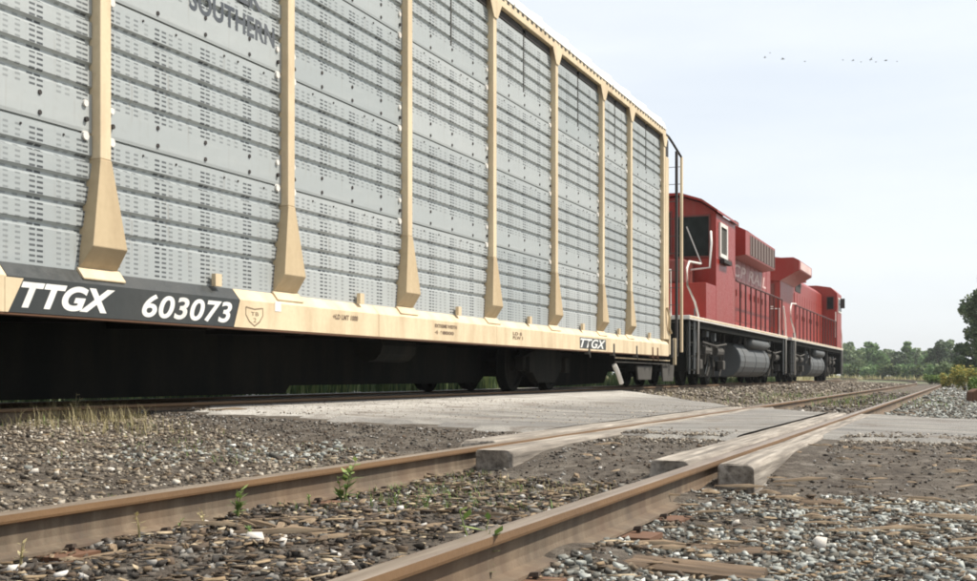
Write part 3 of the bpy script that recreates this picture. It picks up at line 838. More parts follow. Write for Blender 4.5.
# ------------------------------------------------------------------ locomotives
def loco(y0, y1, kind):
    second = kind == 2
    lab = ('faded red diesel locomotive coupled directly ahead of the autorack car' if not second else 'red diesel locomotive at the head of the train, farthest from the camera')
    root = empty('diesel_locomotive', (-7.70, (y0 + y1) / 2, Rz), lab, 'locomotive')
    ox, oy, oz = root.location
    def A(mb, name, m, parent=None, **k):
        o = mb.build(name, m, **k)
        o.parent = parent or root
        if parent is None: o.location = (-ox, -oy, -oz)
        return o
    c = -7.70
    Zd = Rz + 1.70
    # frame and light deck stripe
    fr = MB(); fr.box(c - 1.45, c + 1.46, y0 + .1, y1 - .1, Zd - .26, Zd - .10); A(fr, 'frame', M['grime'])
    ds = MB(); ds.box(c - 1.53, c + 1.53, y0, y1, Zd - .10, Zd); A(ds, 'deck', M['pale'], bevel=.01)
    ds = MB(); ds.box(c + 1.531, c + 1.537, y0 + .02, y1 - .02, Zd - .055, Zd - .012); A(ds, 'deck_edge_stripe', M['cream'])
    # pilots and steps
    for ye, s in ((y0, 1), (y1, -1)):
        p = MB(); p.box(c - 1.45, c + 1.45, *sorted((ye + s * .05, ye + s * .18)), Rz + .35, Zd - .12); A(p, 'pilot', M['grime'], bevel=.02)
        p = MB(); p.box(c - .2, c + .2, *sorted((ye - s * .7, ye + s * .1)), Rz + .74, Rz + 1.04); A(p, 'coupler', M['grime'], bevel=.03)
        for side in (-1, 1):
            for k in range(4):
                z = Rz + .38 + k * .33; d = .02 * k
                sp_ = MB(); sp_.box(*sorted((c + side * 1.10, c + side * (1.5 - d * .5))), *sorted((ye + s * .2, ye + s * .75)), z, z + .04)
                A(sp_, 'step', M['grime'])
            sb = MB(); sb.box(*sorted((c + side * 1.46, c + side * 1.49)), *sorted((ye + s * .18, ye + s * .24)), Rz + .3, Zd - .1); sb.box(*sorted((c + side * 1.46, c + side * 1.49)), *sorted((ye + s * .72, ye + s * .78)), Rz + .3, Zd - .1)
            A(sb, 'step_side', M['tank'])
            hr = MB()
            xx = c + side * 1.50
            if ye == y0: path = [(1.16, .30), (1.16, 1.75), (.75, 2.05), (-.12, 2.40), (-.16, 2.80), (.1, 2.98), (1.45, 3.04)]
            else: path = [(.25, .35), (.25, 1.9), (.4, 2.3), (.9, 2.75)]
            hr = MB(); hr.tube([(xx, ye + s * a_, Rz + z_) for a_, z_ in path], .026, 6)
            A(hr, 'step_handrail', M['pale'], smooth=True)
            hr = MB(); hr.tube([(xx - side * .02, ye + s * .85, Rz + .4), (xx - side * .02, ye + s * .85, Rz + 1.9)], .02, 6)
            A(hr, 'step_handrail', M['tank'])
        er = MB(); er.tube([(c - 1.05, ye + s * .12, Zd), (c - 1.05, ye + s * .12, Zd + 1.1), (c + 1.05, ye + s * .12, Zd + 1.1), (c + 1.05, ye + s * .12, Zd)], .02, 6)
        A(er, 'end_handrail', M['pale'])
        for dx in (-.9, -.7, .55, .75, .95):
            mu = MB(); mu.tube([(c + dx, ye - s * .02, Rz + 1.2), (c + dx, ye - s * .12, Rz + .85), (c + dx + .05, ye - s * .10, Rz + .5)], .028, 6)
            A(mu, 'air_hose', M['grime'])
    if not second:
        HX = c + 1.05; HXb = c - 1.05
        CY0, CY1 = RE + 6.1, RE + 9.0
        # nose and battery box block in front of the cab
        lb = MB(); lb.box(c - 1.5, c + 1.52, RE + 4.75, CY0 - .004, Zd + .002, Rz + 2.62); A(lb, 'lower_body_box', M['red'], bevel=.02)
        ns = MB(); ns.box(c - .95, c + .95, RE + 4.9, CY0 - .002, Rz + 2.625, Rz + 3.25); A(ns, 'nose', M['dull_red'], bevel=.06)
        # cab: walls as pieces around the window openings
        cp = [(c - 1.52, Zd + .002), (c + 1.52, Zd + .002), (c + 1.52, Rz + 4.56), (c + 1.15, Rz + 4.82), (c + .6, Rz + 5.0), (c - .6, Rz + 5.0), (c - 1.15, Rz + 4.82), (c - 1.52, Rz + 4.56)]
        cb = MB(); cb.prism(cp, CY0, CY1); A(cb, 'cab', M['red'], bevel=.015)
        rp = [(c - 1.60, Rz + 4.54), (c - 1.17, Rz + 4.84), (c - .6, Rz + 5.03), (c + .6, Rz + 5.03), (c + 1.17, Rz + 4.84), (c + 1.60, Rz + 4.54), (c + 1.60, Rz + 4.60), (c + 1.18, Rz + 4.90), (c + .6, Rz + 5.09), (c - .6, Rz + 5.09), (c - 1.18, Rz + 4.90), (c - 1.60, Rz + 4.60)]
        rr_ = MB(); rr_.prism(rp, CY0 - .22, CY1 + .08); A(rr_, 'cab_roof', M['red'])
        for (xa, xb, za, zb) in ((c + .46, c + 1.33, 3.42, 4.46), (c - .32, c + .30, 3.50, 4.60), (c - 1.33, c - .46, 3.42, 4.46)):
            w = MB(); w.box(xa - .05, xb + .05, CY0 - .035, CY0 - .002, Rz + za - .05, Rz + zb + .05); wo = A(w, 'windshield_frame', M['dull_red'], bevel=.02)
            w = MB(); w.box(xa, xb, CY0 - .045, CY0 - .036, Rz + za, Rz + zb); A(w, 'windshield', M['glass'], wo)
        wp = MB(); wp.tube([(c + 1.15, CY0 - .07, Rz + 3.2), (c + .75, CY0 - .07, Rz + 4.2)], .018, 5); A(wp, 'wiper', M['pale'])
        hb = MB(); hb.tube([(c + .82, RE + 5.6, Rz + 2.64), (c + .95, RE + 5.6, Rz + 3.02), (c + 1.45, RE + 5.6, Rz + 3.06), (c + 1.46, RE + 5.75, Rz + 3.7), (c + 1.40, RE + 6.0, Rz + 4.05)], .03, 6); A(hb, 'cab_handrail', M['pale'], smooth=True)
        # cab side window
        yw0, yw1 = y_at(720, 6.15), y_at(727.5, 6.15)
        w = MB()
        for (a, b_, z0, z1) in ((yw0, yw1, 3.42, 3.52), (yw0, yw1, 4.24, 4.34), (yw0, yw0 + .13, 3.52, 4.24), (yw1 - .13, yw1, 3.52, 4.24)):
            w.box(c + 1.521, c + 1.57, a, b_, Rz + z0, Rz + z1)
        wo = A(w, 'window_frame', M['pale'])
        w = MB(); w.box(c + 1.522, c + 1.535, yw0 + .132, yw1 - .132, Rz + 3.522, Rz + 4.238); A(w, 'window_pane', M['grey_gear'], wo)
        w = MB(); w.box(c + 1.53, c + 1.66, yw0 + .1, yw1 + .1, Rz + 3.26, Rz + 3.38); A(w, 'arm_rest', M['dark'], bevel=.02)
        # hood
        HE = RE + 19.0
        hd = MB(); hp = [(HXb, Zd + .002), (HX, Zd + .002), (HX, Rz + 4.25), (HX - .25, Rz + 4.55), (HXb + .25, Rz + 4.55), (HXb, Rz + 4.25)]
        hd.prism(hp, CY1 + .003, HE); A(hd, 'hood', M['red'], bevel=.02)
        # flared radiator section
        ra, rb_ = RE + 10.9, RE + 17.0
        bx = MB(); bx.prism([(c - 1.05, Rz + 3.82), (c - 1.5, Rz + 3.88), (c - 1.5, Rz + 4.62), (c - 1.05, Rz + 4.84), (c + 1.05, Rz + 4.84), (c + 1.5, Rz + 4.62), (c + 1.5, Rz + 3.88), (c + 1.05, Rz + 3.82)], ra, rb_); bo = A(bx, 'radiator_section', M['red'], bevel=.015)
        q = MB(); q.box(c + 1.501, c + 1.512, ra + .8, rb_ - .12, Rz + 3.94, Rz + 4.54); A(q, 'radiator_grille', M['brown_grille'])
        for k in range(9):
            q = MB(); yy = ra + 1.1 + k * (rb_ - ra - 1.4) / 8; q.box(c + 1.513, c + 1.53, yy - .015, yy + .015, Rz + 3.94, Rz + 4.54); A(q, 'grille_bar', M['hand'])
        q = MB(); q.tube([(c + .9, RE + 14.6, Rz + 4.78), (c + .9, RE + 14.7, Rz + 5.02), (c + .9, RE + 16.9, Rz + 5.0), (c + .9, RE + 17.0, Rz + 4.78)], .03, 6); A(q, 'roof_grab_rail', M['dark'])
        for yy in (RE + 12.2, RE + 14.2, RE + 16.0):
            q = MB(); q.disc_cyl((c, yy, Rz + 4.86), .55, .12, 'z', 20); A(q, 'cooling_fan_housing', M['dull_red'])
        q = MB(); q.box(c - .3, c + .3, RE + 9.8, RE + 10.5, Rz + 4.5, Rz + 4.85); A(q, 'exhaust_stack', M['dark'])
        q = MB(); q.box(c + .7, c + 1.0, RE + 12.1, RE + 12.7, Rz + 4.86, Rz + 5.08); A(q, 'horn_bracket', M['dark'], bevel=.05)
        q = MB(); q.box(c + .6, c + 1.2, CY1 - .9, CY1 - .1, Rz + 4.78, Rz + 4.87); A(q, 'roof_hatch', M['dull_red'], bevel=.02)
        # hood doors
        for k in range(11):
            ya = CY1 + .3 + k * .86
            q = MB(); q.box(HX + .001, HX + .022, ya, ya + .80, Rz + 1.95, Rz + 3.95); do = A(q, 'hood_door', M['red'], bevel=.008)
            q = MB(); q.box(HX + .023, HX + .05, ya + .70, ya + .74, Rz + 2.7, Rz + 2.9); A(q, 'door_latch', M['dull_red'], do)
        o = fit_text('CP RAIL', RE + 11.2, RE + 17.8, Rz + 3.30, .38, M['faded_white'], HX + .025, .2, .01)
        o.parent = root; o.location = (-ox, -oy, -oz)
        # side handrail
        h0 = y_at(734.5, 6.2)
        pts = [(c + 1.5, y_at(727, 6.2), Rz + 3.48), (c + 1.5, y_at(731, 6.2), Rz + 3.46), (c + 1.5, h0 - .15, Rz + 3.05), (c + 1.5, h0 + .4, Rz + 2.98), (c + 1.5, y1 - 1.3, Rz + 2.98)]
        q = MB(); q.tube(pts, .028, 6); A(q, 'side_handrail', M['hand'])
        n = 11
        for k in range(n):
            yy = h0 + (y1 - 1.3 - h0) * k / (n - 1)
            q = MB(); q.tube([(c + 1.5, yy, Zd), (c + 1.5, yy, Rz + 2.98)], .026, 6); A(q, 'handrail_stanchion', M['hand'])
        ty0, ty1 = RE + 10.8, RE + 16.6
        fa, ra_ = RE + 6.9, RE + 18.1 - .2
    else:
        YW = RE + 23.4
        # hood
        HX = c + .75
        hd = MB(); hp = [(c - .78, Zd + .002), (c + .78, Zd + .002), (c + .78, Rz + 4.35), (c + .5, Rz + 4.6), (c - .5, Rz + 4.6), (c - .78, Rz + 4.35)]
        CY0 = RE + 39.0 - .3; CY1 = y1 - .9
        hd.prism(hp, YW + .1, CY0 - .003); A(hd, 'hood', M['red'], bevel=.02)
        # radiator wings
        wg = MB(); wp_ = [(c - .8, Rz + 4.02), (c - 1.53, Rz + 4.42), (c - 1.53, Rz + 4.80), (c - 1.3, Rz + 4.92), (c + 1.3, Rz + 4.92), (c + 1.53, Rz + 4.80), (c + 1.53, Rz + 4.42), (c + .8, Rz + 4.02)]
        wg.prism(wp_, YW, YW + 4.2); A(wg, 'radiator_wing', M['red'], bevel=.02)
        q = MB(); q.box(c + 1.531, c + 1.545, YW + .3, YW + 3.9, Rz + 4.47, Rz + 4.76); A(q, 'radiator_grille', M['faded_white'])
        q = MB(); q.box(HX + .031, HX + .05, YW + 4.6, YW + 6.4, Rz + 3.9, Rz + 4.5); A(q, 'blower_grille', M['dark'])
        q = MB(); q.box(c - .9, c + .98, YW + 4.205, YW + 7.0, Rz + 4.4, Rz + 4.88); A(q, 'dynamic_brake_box', M['red'], bevel=.02)
        for k in range(12):
            ya = YW + 4.3 + k * .90
            q = MB(); q.box(HX + .031, HX + .052, ya, ya + .84, Rz + 1.95, Rz + 3.8); do = A(q, 'hood_door', M['red'], bevel=.008)
            q = MB(); q.box(HX + .053, HX + .08, ya + .72, ya + .76, Rz + 2.7, Rz + 2.9); A(q, 'door_latch', M['dull_red'], do)
        q = MB(); q.box(c - .55, c + .55, YW + .04, YW + .095, Rz + 2.2, Rz + 3.9); A(q, 'rear_door', M['dull_red'], bevel=.01)
        # cab
        cp = [(c - 1.52, Zd + .002), (c + 1.52, Zd + .002), (c + 1.52, Rz + 4.45), (c + 1.2, Rz + 4.75), (c + .5, Rz + 4.86), (c - .5, Rz + 4.86), (c - 1.2, Rz + 4.75), (c - 1.52, Rz + 4.45)]
        cb = MB(); cb.prism(cp, CY0, CY1); A(cb, 'cab', M['red'], bevel=.02)
        q = MB(); q.box(c - 1.1, c + 1.1, CY1 + .003, y1 - .15, Zd + .002, Rz + 3.4); A(q, 'nose', M['red'], bevel=.12)
        q = MB(); q.box(c + .98, c + 1.38, CY0 - .03, CY0 - .004, Rz + 3.6, Rz + 4.3); wo = A(q, 'rear_window_frame', M['dull_red'])
        q = MB(); q.box(c + 1.03, c + 1.33, CY0 - .04, CY0 - .031, Rz + 3.65, Rz + 4.25); A(q, 'rear_window', M['glass'], wo)
        q = MB(); q.box(c + 1.521, c + 1.55, CY0 + .35, CY1 - .3, Rz + 3.5, Rz + 4.25); wo = A(q, 'side_window_frame', M['pale'])
        q = MB(); q.box(c + 1.551, c + 1.56, CY0 + .45, CY1 - .4, Rz + 3.58, Rz + 4.17); A(q, 'side_window', M['glass'], wo)
        q = MB(); q.tube([(c + 1.52, CY0 + .6, Rz + 3.9), (c + 1.75, CY0 + .62, Rz + 3.9)], .02, 5); q.box(c + 1.62, c + 1.84, CY0 + .58, CY0 + .64, Rz + 3.7, Rz + 4.2); A(q, 'side_mirror', M['dark'])
        q = MB(); q.tube([(c + 1.45, CY0 - .08, Rz + 2.2), (c + 1.45, CY0 - .08, Rz + 3.5)], .025, 6); A(q, 'cab_handrail', M['pale'])
        h0 = y0 + 1.3
        for side in (1,):
            q = MB(); q.tube([(c + 1.5, h0, Zd), (c + 1.5, h0, Rz + 2.98), (c + 1.5, CY0 - .2, Rz + 2.98)], .028, 6); A(q, 'side_handrail', M['hand'])
            for k in range(1, 14):
                yy = h0 + (CY0 - .3 - h0) * k / 13
                q = MB(); q.tube([(c + 1.5, yy, Zd), (c + 1.5, yy, Rz + 2.98)], .026, 6); A(q, 'handrail_stanchion', M['hand'])
        for yy in (YW + 1, YW + 3):
            q = MB(); q.disc_cyl((c, yy, Rz + 4.95), .7, .1, 'z', 20); A(q, 'cooling_fan_housing', M['dull_red'])
        ty0, ty1 = y0 + 7.6, y0 + 13.0
        fa, ra_ = y0 + 3.8, y1 - 3.8
    # fuel tank, reservoirs and small gear under the frame
    tk = MB(); tp = []
    for (x, z) in ((.85, 1.26), (1.02, 1.24), (1.17, 1.16), (1.29, 1.03), (1.36, .87), (1.38, .70), (1.35, .53), (1.27, .38), (1.14, .27), (.95, .22)):
        tp.append((c + x, Rz + z))
    tp = tp + [(2 * c - x, z) for x, z in tp[::-1]]
    tk.prism(tp, ty0, ty1); A(tk, 'fuel_tank', M['tank'], bevel=.03)
    for k in range(3):
        q = MB(); yy = ty0 + .8 + k * (ty1 - ty0 - 1.6) / 2; q.prism([(x + (.012 if x > c else -.012), z) for x, z in tp], yy - .03, yy + .03); A(q, 'tank_strap', M['tank'])
    rs = MB(); rs.tube([(c + 1.28, ty1 - 3.9, Rz + 1.28), (c + 1.28, ty1 - 3.8, Rz + 1.28), (c + 1.28, ty1 - .6, Rz + 1.28), (c + 1.28, ty1 - .5, Rz + 1.28)], [.10, .17, .17, .10], 14); A(rs, 'air_reservoir', M['tank'], smooth=True)
    rr_g = random.Random(int(y0 * 10))
    for k in range(34):
        yy = y0 + 1.0 + (y1 - y0 - 2.0) * rr_g.random()
        if ty0 - .1 < yy < ty1 + .1: z0_, z1_ = 1.2, 1.45
        else: z0_, z1_ = rr_g.uniform(.3, .9), rr_g.uniform(1.0, 1.45)
        q = MB(); xx = c + rr_g.uniform(1.1, 1.42)
        if k % 3 == 0:
            q.box(xx - .12, xx, yy - rr_g.uniform(.05, .2), yy + rr_g.uniform(.05, .2), Rz + z1_ - rr_g.uniform(.1, .3), Rz + z1_); A(q, 'equipment_box', M[rr_g.choice(['grime', 'grey_gear', 'tank'])], bevel=.01)
        else:
            q.tube([(xx, yy, Rz + 1.48), (xx, yy + rr_g.uniform(-.1, .1), Rz + (z0_ + z1_) / 2), (xx - .05, yy + rr_g.uniform(-.35, .35), Rz + z0_)], rr_g.uniform(.015, .04), 6); A(q, 'underframe_pipe', M[rr_g.choice(['grime', 'grey_gear', 'grey_gear', 'tank'])])
    for yc_ in (fa, ra_):
        truck(root, yc_, (-1.7, 0, 1.7) if abs(y1 - y0) > 18 else (-1.6, 0, 1.6), .52, W_L)
        for k in (-1, 1):
            q = MB(); q.tube([(c + 1.22, yc_ + k * .9 - .45, Rz + .92), (c + 1.22, yc_ + k * .9 + .45, Rz + .92)], .13, 10); A(q, 'brake_cylinder', M['grey_gear'])
            for dd in (-.85, .85):
                q = MB(); q.tube([(c + 1.2, yc_ + k * .9 + dd * .6, Rz + 1.2), (c + 1.24, yc_ + k * .9 + dd * .7, Rz + .5), (c + 1.2, yc_ + k * .9 + dd * .5, Rz + .25)], .03, 5); A(q, 'brake_rigging', M['grey_gear'])
            q = MB(); q.box(c + 1.12, c + 1.3, yc_ + k * 1.6 - .16, yc_ + k * 1.6 + .16, Rz + .42, Rz + .68); A(q, 'axle_box', M['grey_gear'], bevel=.03)
        q = MB(); q.tube([(c + 1.33, yc_ - 1.7, Rz + 1.12), (c + 1.36, yc_, Rz + 1.05), (c + 1.33, yc_ + 1.7, Rz + 1.14)], .03, 6); A(q, 'sand_pipe', M['grey_gear'])
    return root
L1 = loco(RE + 2.7, RE + 20.0, 1)
L2 = loco(RE + 21.2, RE + 41.9, 2)

# ------------------------------------------------------------------ stones, grass, debris
ICO = []
ph = (1 + 5 ** .5) / 2
ICO_V = np.array([(-1, ph, 0), (1, ph, 0), (-1, -ph, 0), (1, -ph, 0), (0, -1, ph), (0, 1, ph), (0, -1, -ph), (0, 1, -ph), (ph, 0, -1), (ph, 0, 1), (-ph, 0, -1), (-ph, 0, 1)]) / math.sqrt(1 + ph * ph)
ICO_F = np.array([(0, 11, 5), (0, 5, 1), (0, 1, 7), (0, 7, 10), (0, 10, 11), (1, 5, 9), (5, 11, 4), (11, 10, 2), (10, 7, 6), (7, 1, 8), (3, 9, 4), (3, 4, 2), (3, 2, 6), (3, 6, 8), (3, 8, 9), (4, 9, 5), (2, 4, 11), (6, 2, 10), (8, 6, 7), (9, 8, 1)])
OCT_V = np.array([(1, 0, 0), (-1, 0, 0), (0, 1, 0), (0, -1, 0), (0, 0, 1), (0, 0, -1)], float)
OCT_F = np.array([(0, 2, 4), (2, 1, 4), (1, 3, 4), (3, 0, 4), (2, 0, 5), (1, 2, 5), (3, 1, 5), (0, 3, 5)])
CUB_V = np.array([(x, y, z) for x in (-.62, .62) for y in (-.62, .62) for z in (-.62, .62)])
CUB_F = np.array([(0, 1, 3), (0, 3, 2), (4, 6, 7), (4, 7, 5), (0, 4, 5), (0, 5, 1), (2, 3, 7), (2, 7, 6), (0, 2, 6), (0, 6, 4), (1, 5, 7), (1, 7, 3)])
def stones(pos, size, base_v, base_f, squash=(.5, .95)):
    n = len(pos); k = len(base_v)
    var = base_v[None] * RNG.uniform(.6, 1.3, (40, k, 1)) + RNG.normal(0, .16, (40, k, 3))
    v = var[RNG.integers(0, 40, n)]
    sc = np.stack([RNG.uniform(.75, 1.6, n), RNG.uniform(.6, 1.05, n), RNG.uniform(*squash, n)], -1)
    v = v * sc[:, None, :]
    # random rotation: tilt then spin
    a = RNG.uniform(0, 2 * np.pi, n); t = RNG.normal(0, .7, n)
    ca, sa, ct_, st_ = np.cos(a), np.sin(a), np.cos(t), np.sin(t)
    x, y, z = v[..., 0], v[..., 1], v[..., 2]
    y2 = y * ct_[:, None] - z * st_[:, None]; z2 = y * st_[:, None] + z * ct_[:, None]
    x3 = x * ca[:, None] - y2 * sa[:, None]; y3 = x * sa[:, None] + y2 * ca[:, None]
    v = np.stack([x3, y3, z2], -1) * size[:, None, None] + pos[:, None, :]
    f = base_f[None] + (np.arange(n) * k)[:, None, None]
    return v.reshape(-1, 3), f.reshape(-1, 3)
def clear_mask(x, y, tie_keep=True):
    """False where rails, timbers, road stand"""
    xr = x - curve(y)
    ok = np.ones(len(x), bool)
    for r in (GX, BX, FC - .7525, FC + .7525): ok &= np.abs(xr - r) > .062
    ok &= ~((y > edge_dirt(x)) & (y < edge_f(x) + .25))
    return ok
def scatter(name, m, regs, label=None, zoff=0.25, keep=None):
    VV, FF, off = [], [], 0
    for (x0, x1, y0, y1, dens, s0, s1, hi) in regs:
        n = int((x1 - x0) * (y1 - y0) * dens)
        x = RNG.uniform(x0, x1, n); y = RNG.uniform(y0, y1, n)
        x = x + curve(y)
        if keep is not None:
            k = RNG.random(n) < keep(x, y); x, y = x[k], y[k]
        k = clear_mask(x, y); x, y = x[k], y[k]; n = len(x)
        s = s0 + (s1 - s0) * RNG.random(n) ** 2.2
        z = ground_z(x, y) + s * RNG.uniform(-.1, .45, n)
        # thin out on tie tops of the near track
        v, f = stones(np.stack([x, y, z], -1), s, CUB_V if hi else OCT_V, CUB_F if hi else OCT_F)
        VV.append(v); FF.append(f + off); off += len(v)
    me = np_mesh(name, np.concatenate(VV), np.concatenate(FF), m)
    o = bpy.data.objects.new(name, me); C.objects.link(o)
    tag(o, label, 'ballast', kind='stuff')
    return o
tie_ys = [c_.location.y for c_ in bpy.data.objects if c_.name.startswith('tie') and not c_.name.startswith('tie_') and abs(c_.location.x - TC) < .2]
tie_ys = np.array(sorted(tie_ys))
def off_tie(x, y):
    j = np.searchsorted(tie_ys, y); j0 = np.clip(j - 1, 0, len(tie_ys) - 1); j1 = np.clip(j, 0, len(tie_ys) - 1)
    d = np.minimum(np.abs(y - tie_ys[j0]), np.abs(y - tie_ys[j1]))
    return np.where((d < .12) & (np.abs(x - TC) < 1.28), np.where(x > BX, .14, .72), 1.0)
scatter('ballast_gravel', M['st_right'], [(-1.10, 1.8, 2.2, 7.2, 3200, .004, .019, True), (-1.10, 2.2, 7.2, 9.5, 120, .009, .02, False),
        (-1.1, 3.5, 13.6, 30, 190, .018, .042, False), (-1.1, 5, 30, 70, 45, .03, .065, False)], 'loose grey gravel on the right of the near track', keep=off_tie)
scatter('cinder_ballast', M['st_mid'], [(-2.62, -1.2, 1.6, 8.4, 2900, .004, .022, True), (-2.62, -1.2, 14.3, 40, 130, .018, .045, False)], 'dark cinders and stones between the near rails', keep=lambda x, y: off_tie(x, y) * (.35 + .65 * sm(-.5, .4, np.sin(x * 4.1 + 2 * np.sin(y * 2.3)) * np.sin(y * 3.7 + x))))
def heap(x, y): return np.exp(-((x + 4.05) / .55) ** 2 - ((y - 6.7 - .9 * (x + 4.05)) / .8) ** 2)
scatter('pale_gravel_patch', M['st_right'], [(-5.4, -2.8, 5.0, 8.6, 900, .007, .026, True)], 'patch of paler coarse gravel between the two tracks', keep=heap)
def lk(x, y): return .45 + .55 * sm(.3, .7, .5 + .5 * np.sin(x * 1.7 + 1.3 * np.sin(y * .8)))
scatter('tan_gravel', M['st_left'], [(-6.8, -2.73, 3.0, 9.5, 1900, .005, .019, True), (-6.9, -2.75, 9.0, 16, 500, .009, .024, False),
        (-6.9, -2.75, 15.5, 36, 100, .02, .05, False), (-6.9, -2.75, 36, 80, 28, .03, .08, False), (-9.3, -6.2, 8, 26, 90, .018, .04, False), (-9.3, -6.2, 26, 60, 60, .025, .055, False)],
        'tan and grey gravel between the two tracks', keep=lk)
# loose grit over the dirt apron in front of the road
def grit(name, x0, x1, n, m, label, y0=None, y1=None, s=(.005, .016)):
    x = RNG.uniform(x0, x1, n); a = edge_dirt(x) - .3 if y0 is None else np.full(n, y0); b_ = edge_n(x) - .05 if y1 is None else np.full(n, y1)
    y = a + (b_ - a) * RNG.random(n)
    k = np.ones(n, bool)
    for r in (GX, BX): k &= ~((x > r - .31) & (x < r + .37) & (y > 6.4))
    x, y = x[k], y[k]; n = len(x)
    sz = s[0] + (s[1] - s[0]) * RNG.random(n) ** 3
    zz = np.maximum(ground_z(x, y), np.where(y > edge_n(x) + .05, road_z(x) + .006, -9)) + sz * .25
    v, f = stones(np.stack([x, y, zz], -1), sz, OCT_V, OCT_F)
    me = np_mesh(name, v, f, m); o = bpy.data.objects.new(name, me); C.objects.link(o); tag(o, label, 'grit', kind='stuff')
grit('road_gravel', -6.8, -2.98, 16000, M['st_left'], 'loose pale gravel on the road between the tracks', 9.6, 16, (.006, .016))
grit('dirt_grit', -7, 2.2, 9000, M['st_mid'], 'small stones and dirt on the worn edge of the crossing')

def chips(name, regs, label):
    VV, FF, off = [], [], 0
    for (x0, x1, y0, y1, n) in regs:
        x = RNG.uniform(x0, x1, n); y = RNG.uniform(y0, y1, n); k = clear_mask(x, y); x, y = x[k], y[k]; n_ = len(x)
        v, f = stones(np.zeros((n_, 3)), np.ones(n_), CUB_V, CUB_F, (.25, .4))
        v = v.reshape(n_, 8, 3); a = RNG.uniform(0, np.pi, n_); s_ = RNG.uniform(.006, .016, n_)
        ca, sa = np.cos(a)[:, None], np.sin(a)[:, None]
        lx, ly = v[..., 0] * RNG.uniform(1.2, 3.4, n_)[:, None], v[..., 1] * .9
        V3 = np.stack([(lx * ca - ly * sa) * s_[:, None] + x[:, None], (lx * sa + ly * ca) * s_[:, None] + y[:, None], v[..., 2] * .6 * s_[:, None] + (ground_z(x, y) + .008 + RNG.uniform(0, .014, n_))[:, None]], -1)
        VV.append(V3.reshape(-1, 3)); FF.append(f + off); off += n_ * 8
    m_ = stone_mat('wood_chip_mix', [(0, (0.04, 0.025, 0.015)), (.4, (0.12, 0.08, 0.045)), (.75, (0.26, 0.18, 0.10)), (1, (0.48, 0.39, 0.26))])
    o = bpy.data.objects.new(name, np_mesh(name, np.concatenate(VV), np.concatenate(FF), m_)); C.objects.link(o); tag(o, label, 'debris', kind='stuff')
chips('wood_chips', [(-2.6, -1.2, 2.2, 6.6, 2700), (-1.08, 1.6, 3, 7.4, 2500), (-6.5, -2.8, 4, 9, 1500)], 'small brown bark and wood chips strewn over the gravel')

x = RNG.uniform(-2.95, 2.2, 9000); y = edge_n(x) + RNG.normal(.05, .35, 9000)
k = (np.abs(x - GX) > .36) & (np.abs(x - BX) > .36); x, y = x[k], y[k]
sz = .004 + .012 * RNG.random(len(x)) ** 3
zz = np.maximum(ground_z(x, y), np.where((y > edge_n(x) + .1), road_z(x) + .012, -9)) + sz * .2
v, f = stones(np.stack([x, y, zz], -1), sz, OCT_V, OCT_F)
o = bpy.data.objects.new('edge_grit', np_mesh('edge_grit', v, f, M['st_left'])); C.objects.link(o); tag(o, 'crumbled grit along the worn near edge of the asphalt', 'grit', kind='stuff')

# wood debris and pale stones, one object each
def splinter_mesh(seed, L, w):
    r = random.Random(seed); mb = MB(); n = 3
    for i in range(n + 1):
        t = i / n; ww = w * (1 - .6 * abs(2 * t - 1) ** 3) * r.uniform(.8, 1.15)
        x = (t - .5) * L; dy = r.uniform(-.12, .12) * w; dz = r.uniform(-.1, .1) * w
        mb.v += [(x, -ww / 2 + dy, -ww * .25 + dz), (x, ww / 2 + dy, -ww * .2 + dz), (x, ww * .4 + dy, ww * .35 + dz), (x, -ww * .3 + dy, ww * .3 + dz)]
    for i in range(n):
        for j in range(4):
            mb.f.append((i * 4 + j, i * 4 + (j + 1) % 4, (i + 1) * 4 + (j + 1) % 4, (i + 1) * 4 + j))
    mb.f += [(0, 3, 2, 1), (n * 4, n * 4 + 1, n * 4 + 2, n * 4 + 3)]
    o = mb.build('wood_splinter', M['splinter']); me = o.data; bpy.data.objects.remove(o); return me
SPL = [splinter_mesh(i, L, w) for i, (L, w) in enumerate([(.10, .022), (.15, .026), (.19, .024), (.07, .028), (.26, .026), (.12, .035), (.16, .016)])]
def put(name, me, x, y, rz, dz=.012, label=None, cat=None, group=None, tilt=0.0, sc=1.0):
    o = bpy.data.objects.new(name, me); C.objects.link(o)
    gz_ = ground_z(x, y)
    o.location = (x, y, float(gz_) + dz * .8); o.rotation_euler = (tilt, random.uniform(-.08, .08), rz); o.scale = (sc, sc, sc)
    return tag(o, label, cat, group)
r = random.Random(5)
for i in range(95):
    u, v = r.uniform(600, 975), 478 + 95 * r.random() ** 1.5
    x, y = gp(u, v, -.21)
    if x < BX + .12: continue
    put('wood_splinter', SPL[r.randrange(7)], x, y, TH + r.gauss(0, .45) , .024, 'weathered grey brown wood splinter lying on the gravel right of the near rail', 'wood splinter', 'wood splinters on the right gravel', r.uniform(-.2, .2), r.uniform(.4, .85))
for i in range(110):
    u, v = r.uniform(30, 620), r.uniform(470, 578)
    x, y = gp(u, v, -.19)
    if not (GX + .1 < x < BX - .1) or y > 8: continue
    put('wood_splinter', SPL[r.randrange(7)], x, y, r.uniform(0, 3.1), .024, 'brown wood splinter among the dark cinders between the near rails', 'wood splinter', 'wood splinters between the near rails', r.uniform(-.3, .3), r.uniform(.5, 1.0))
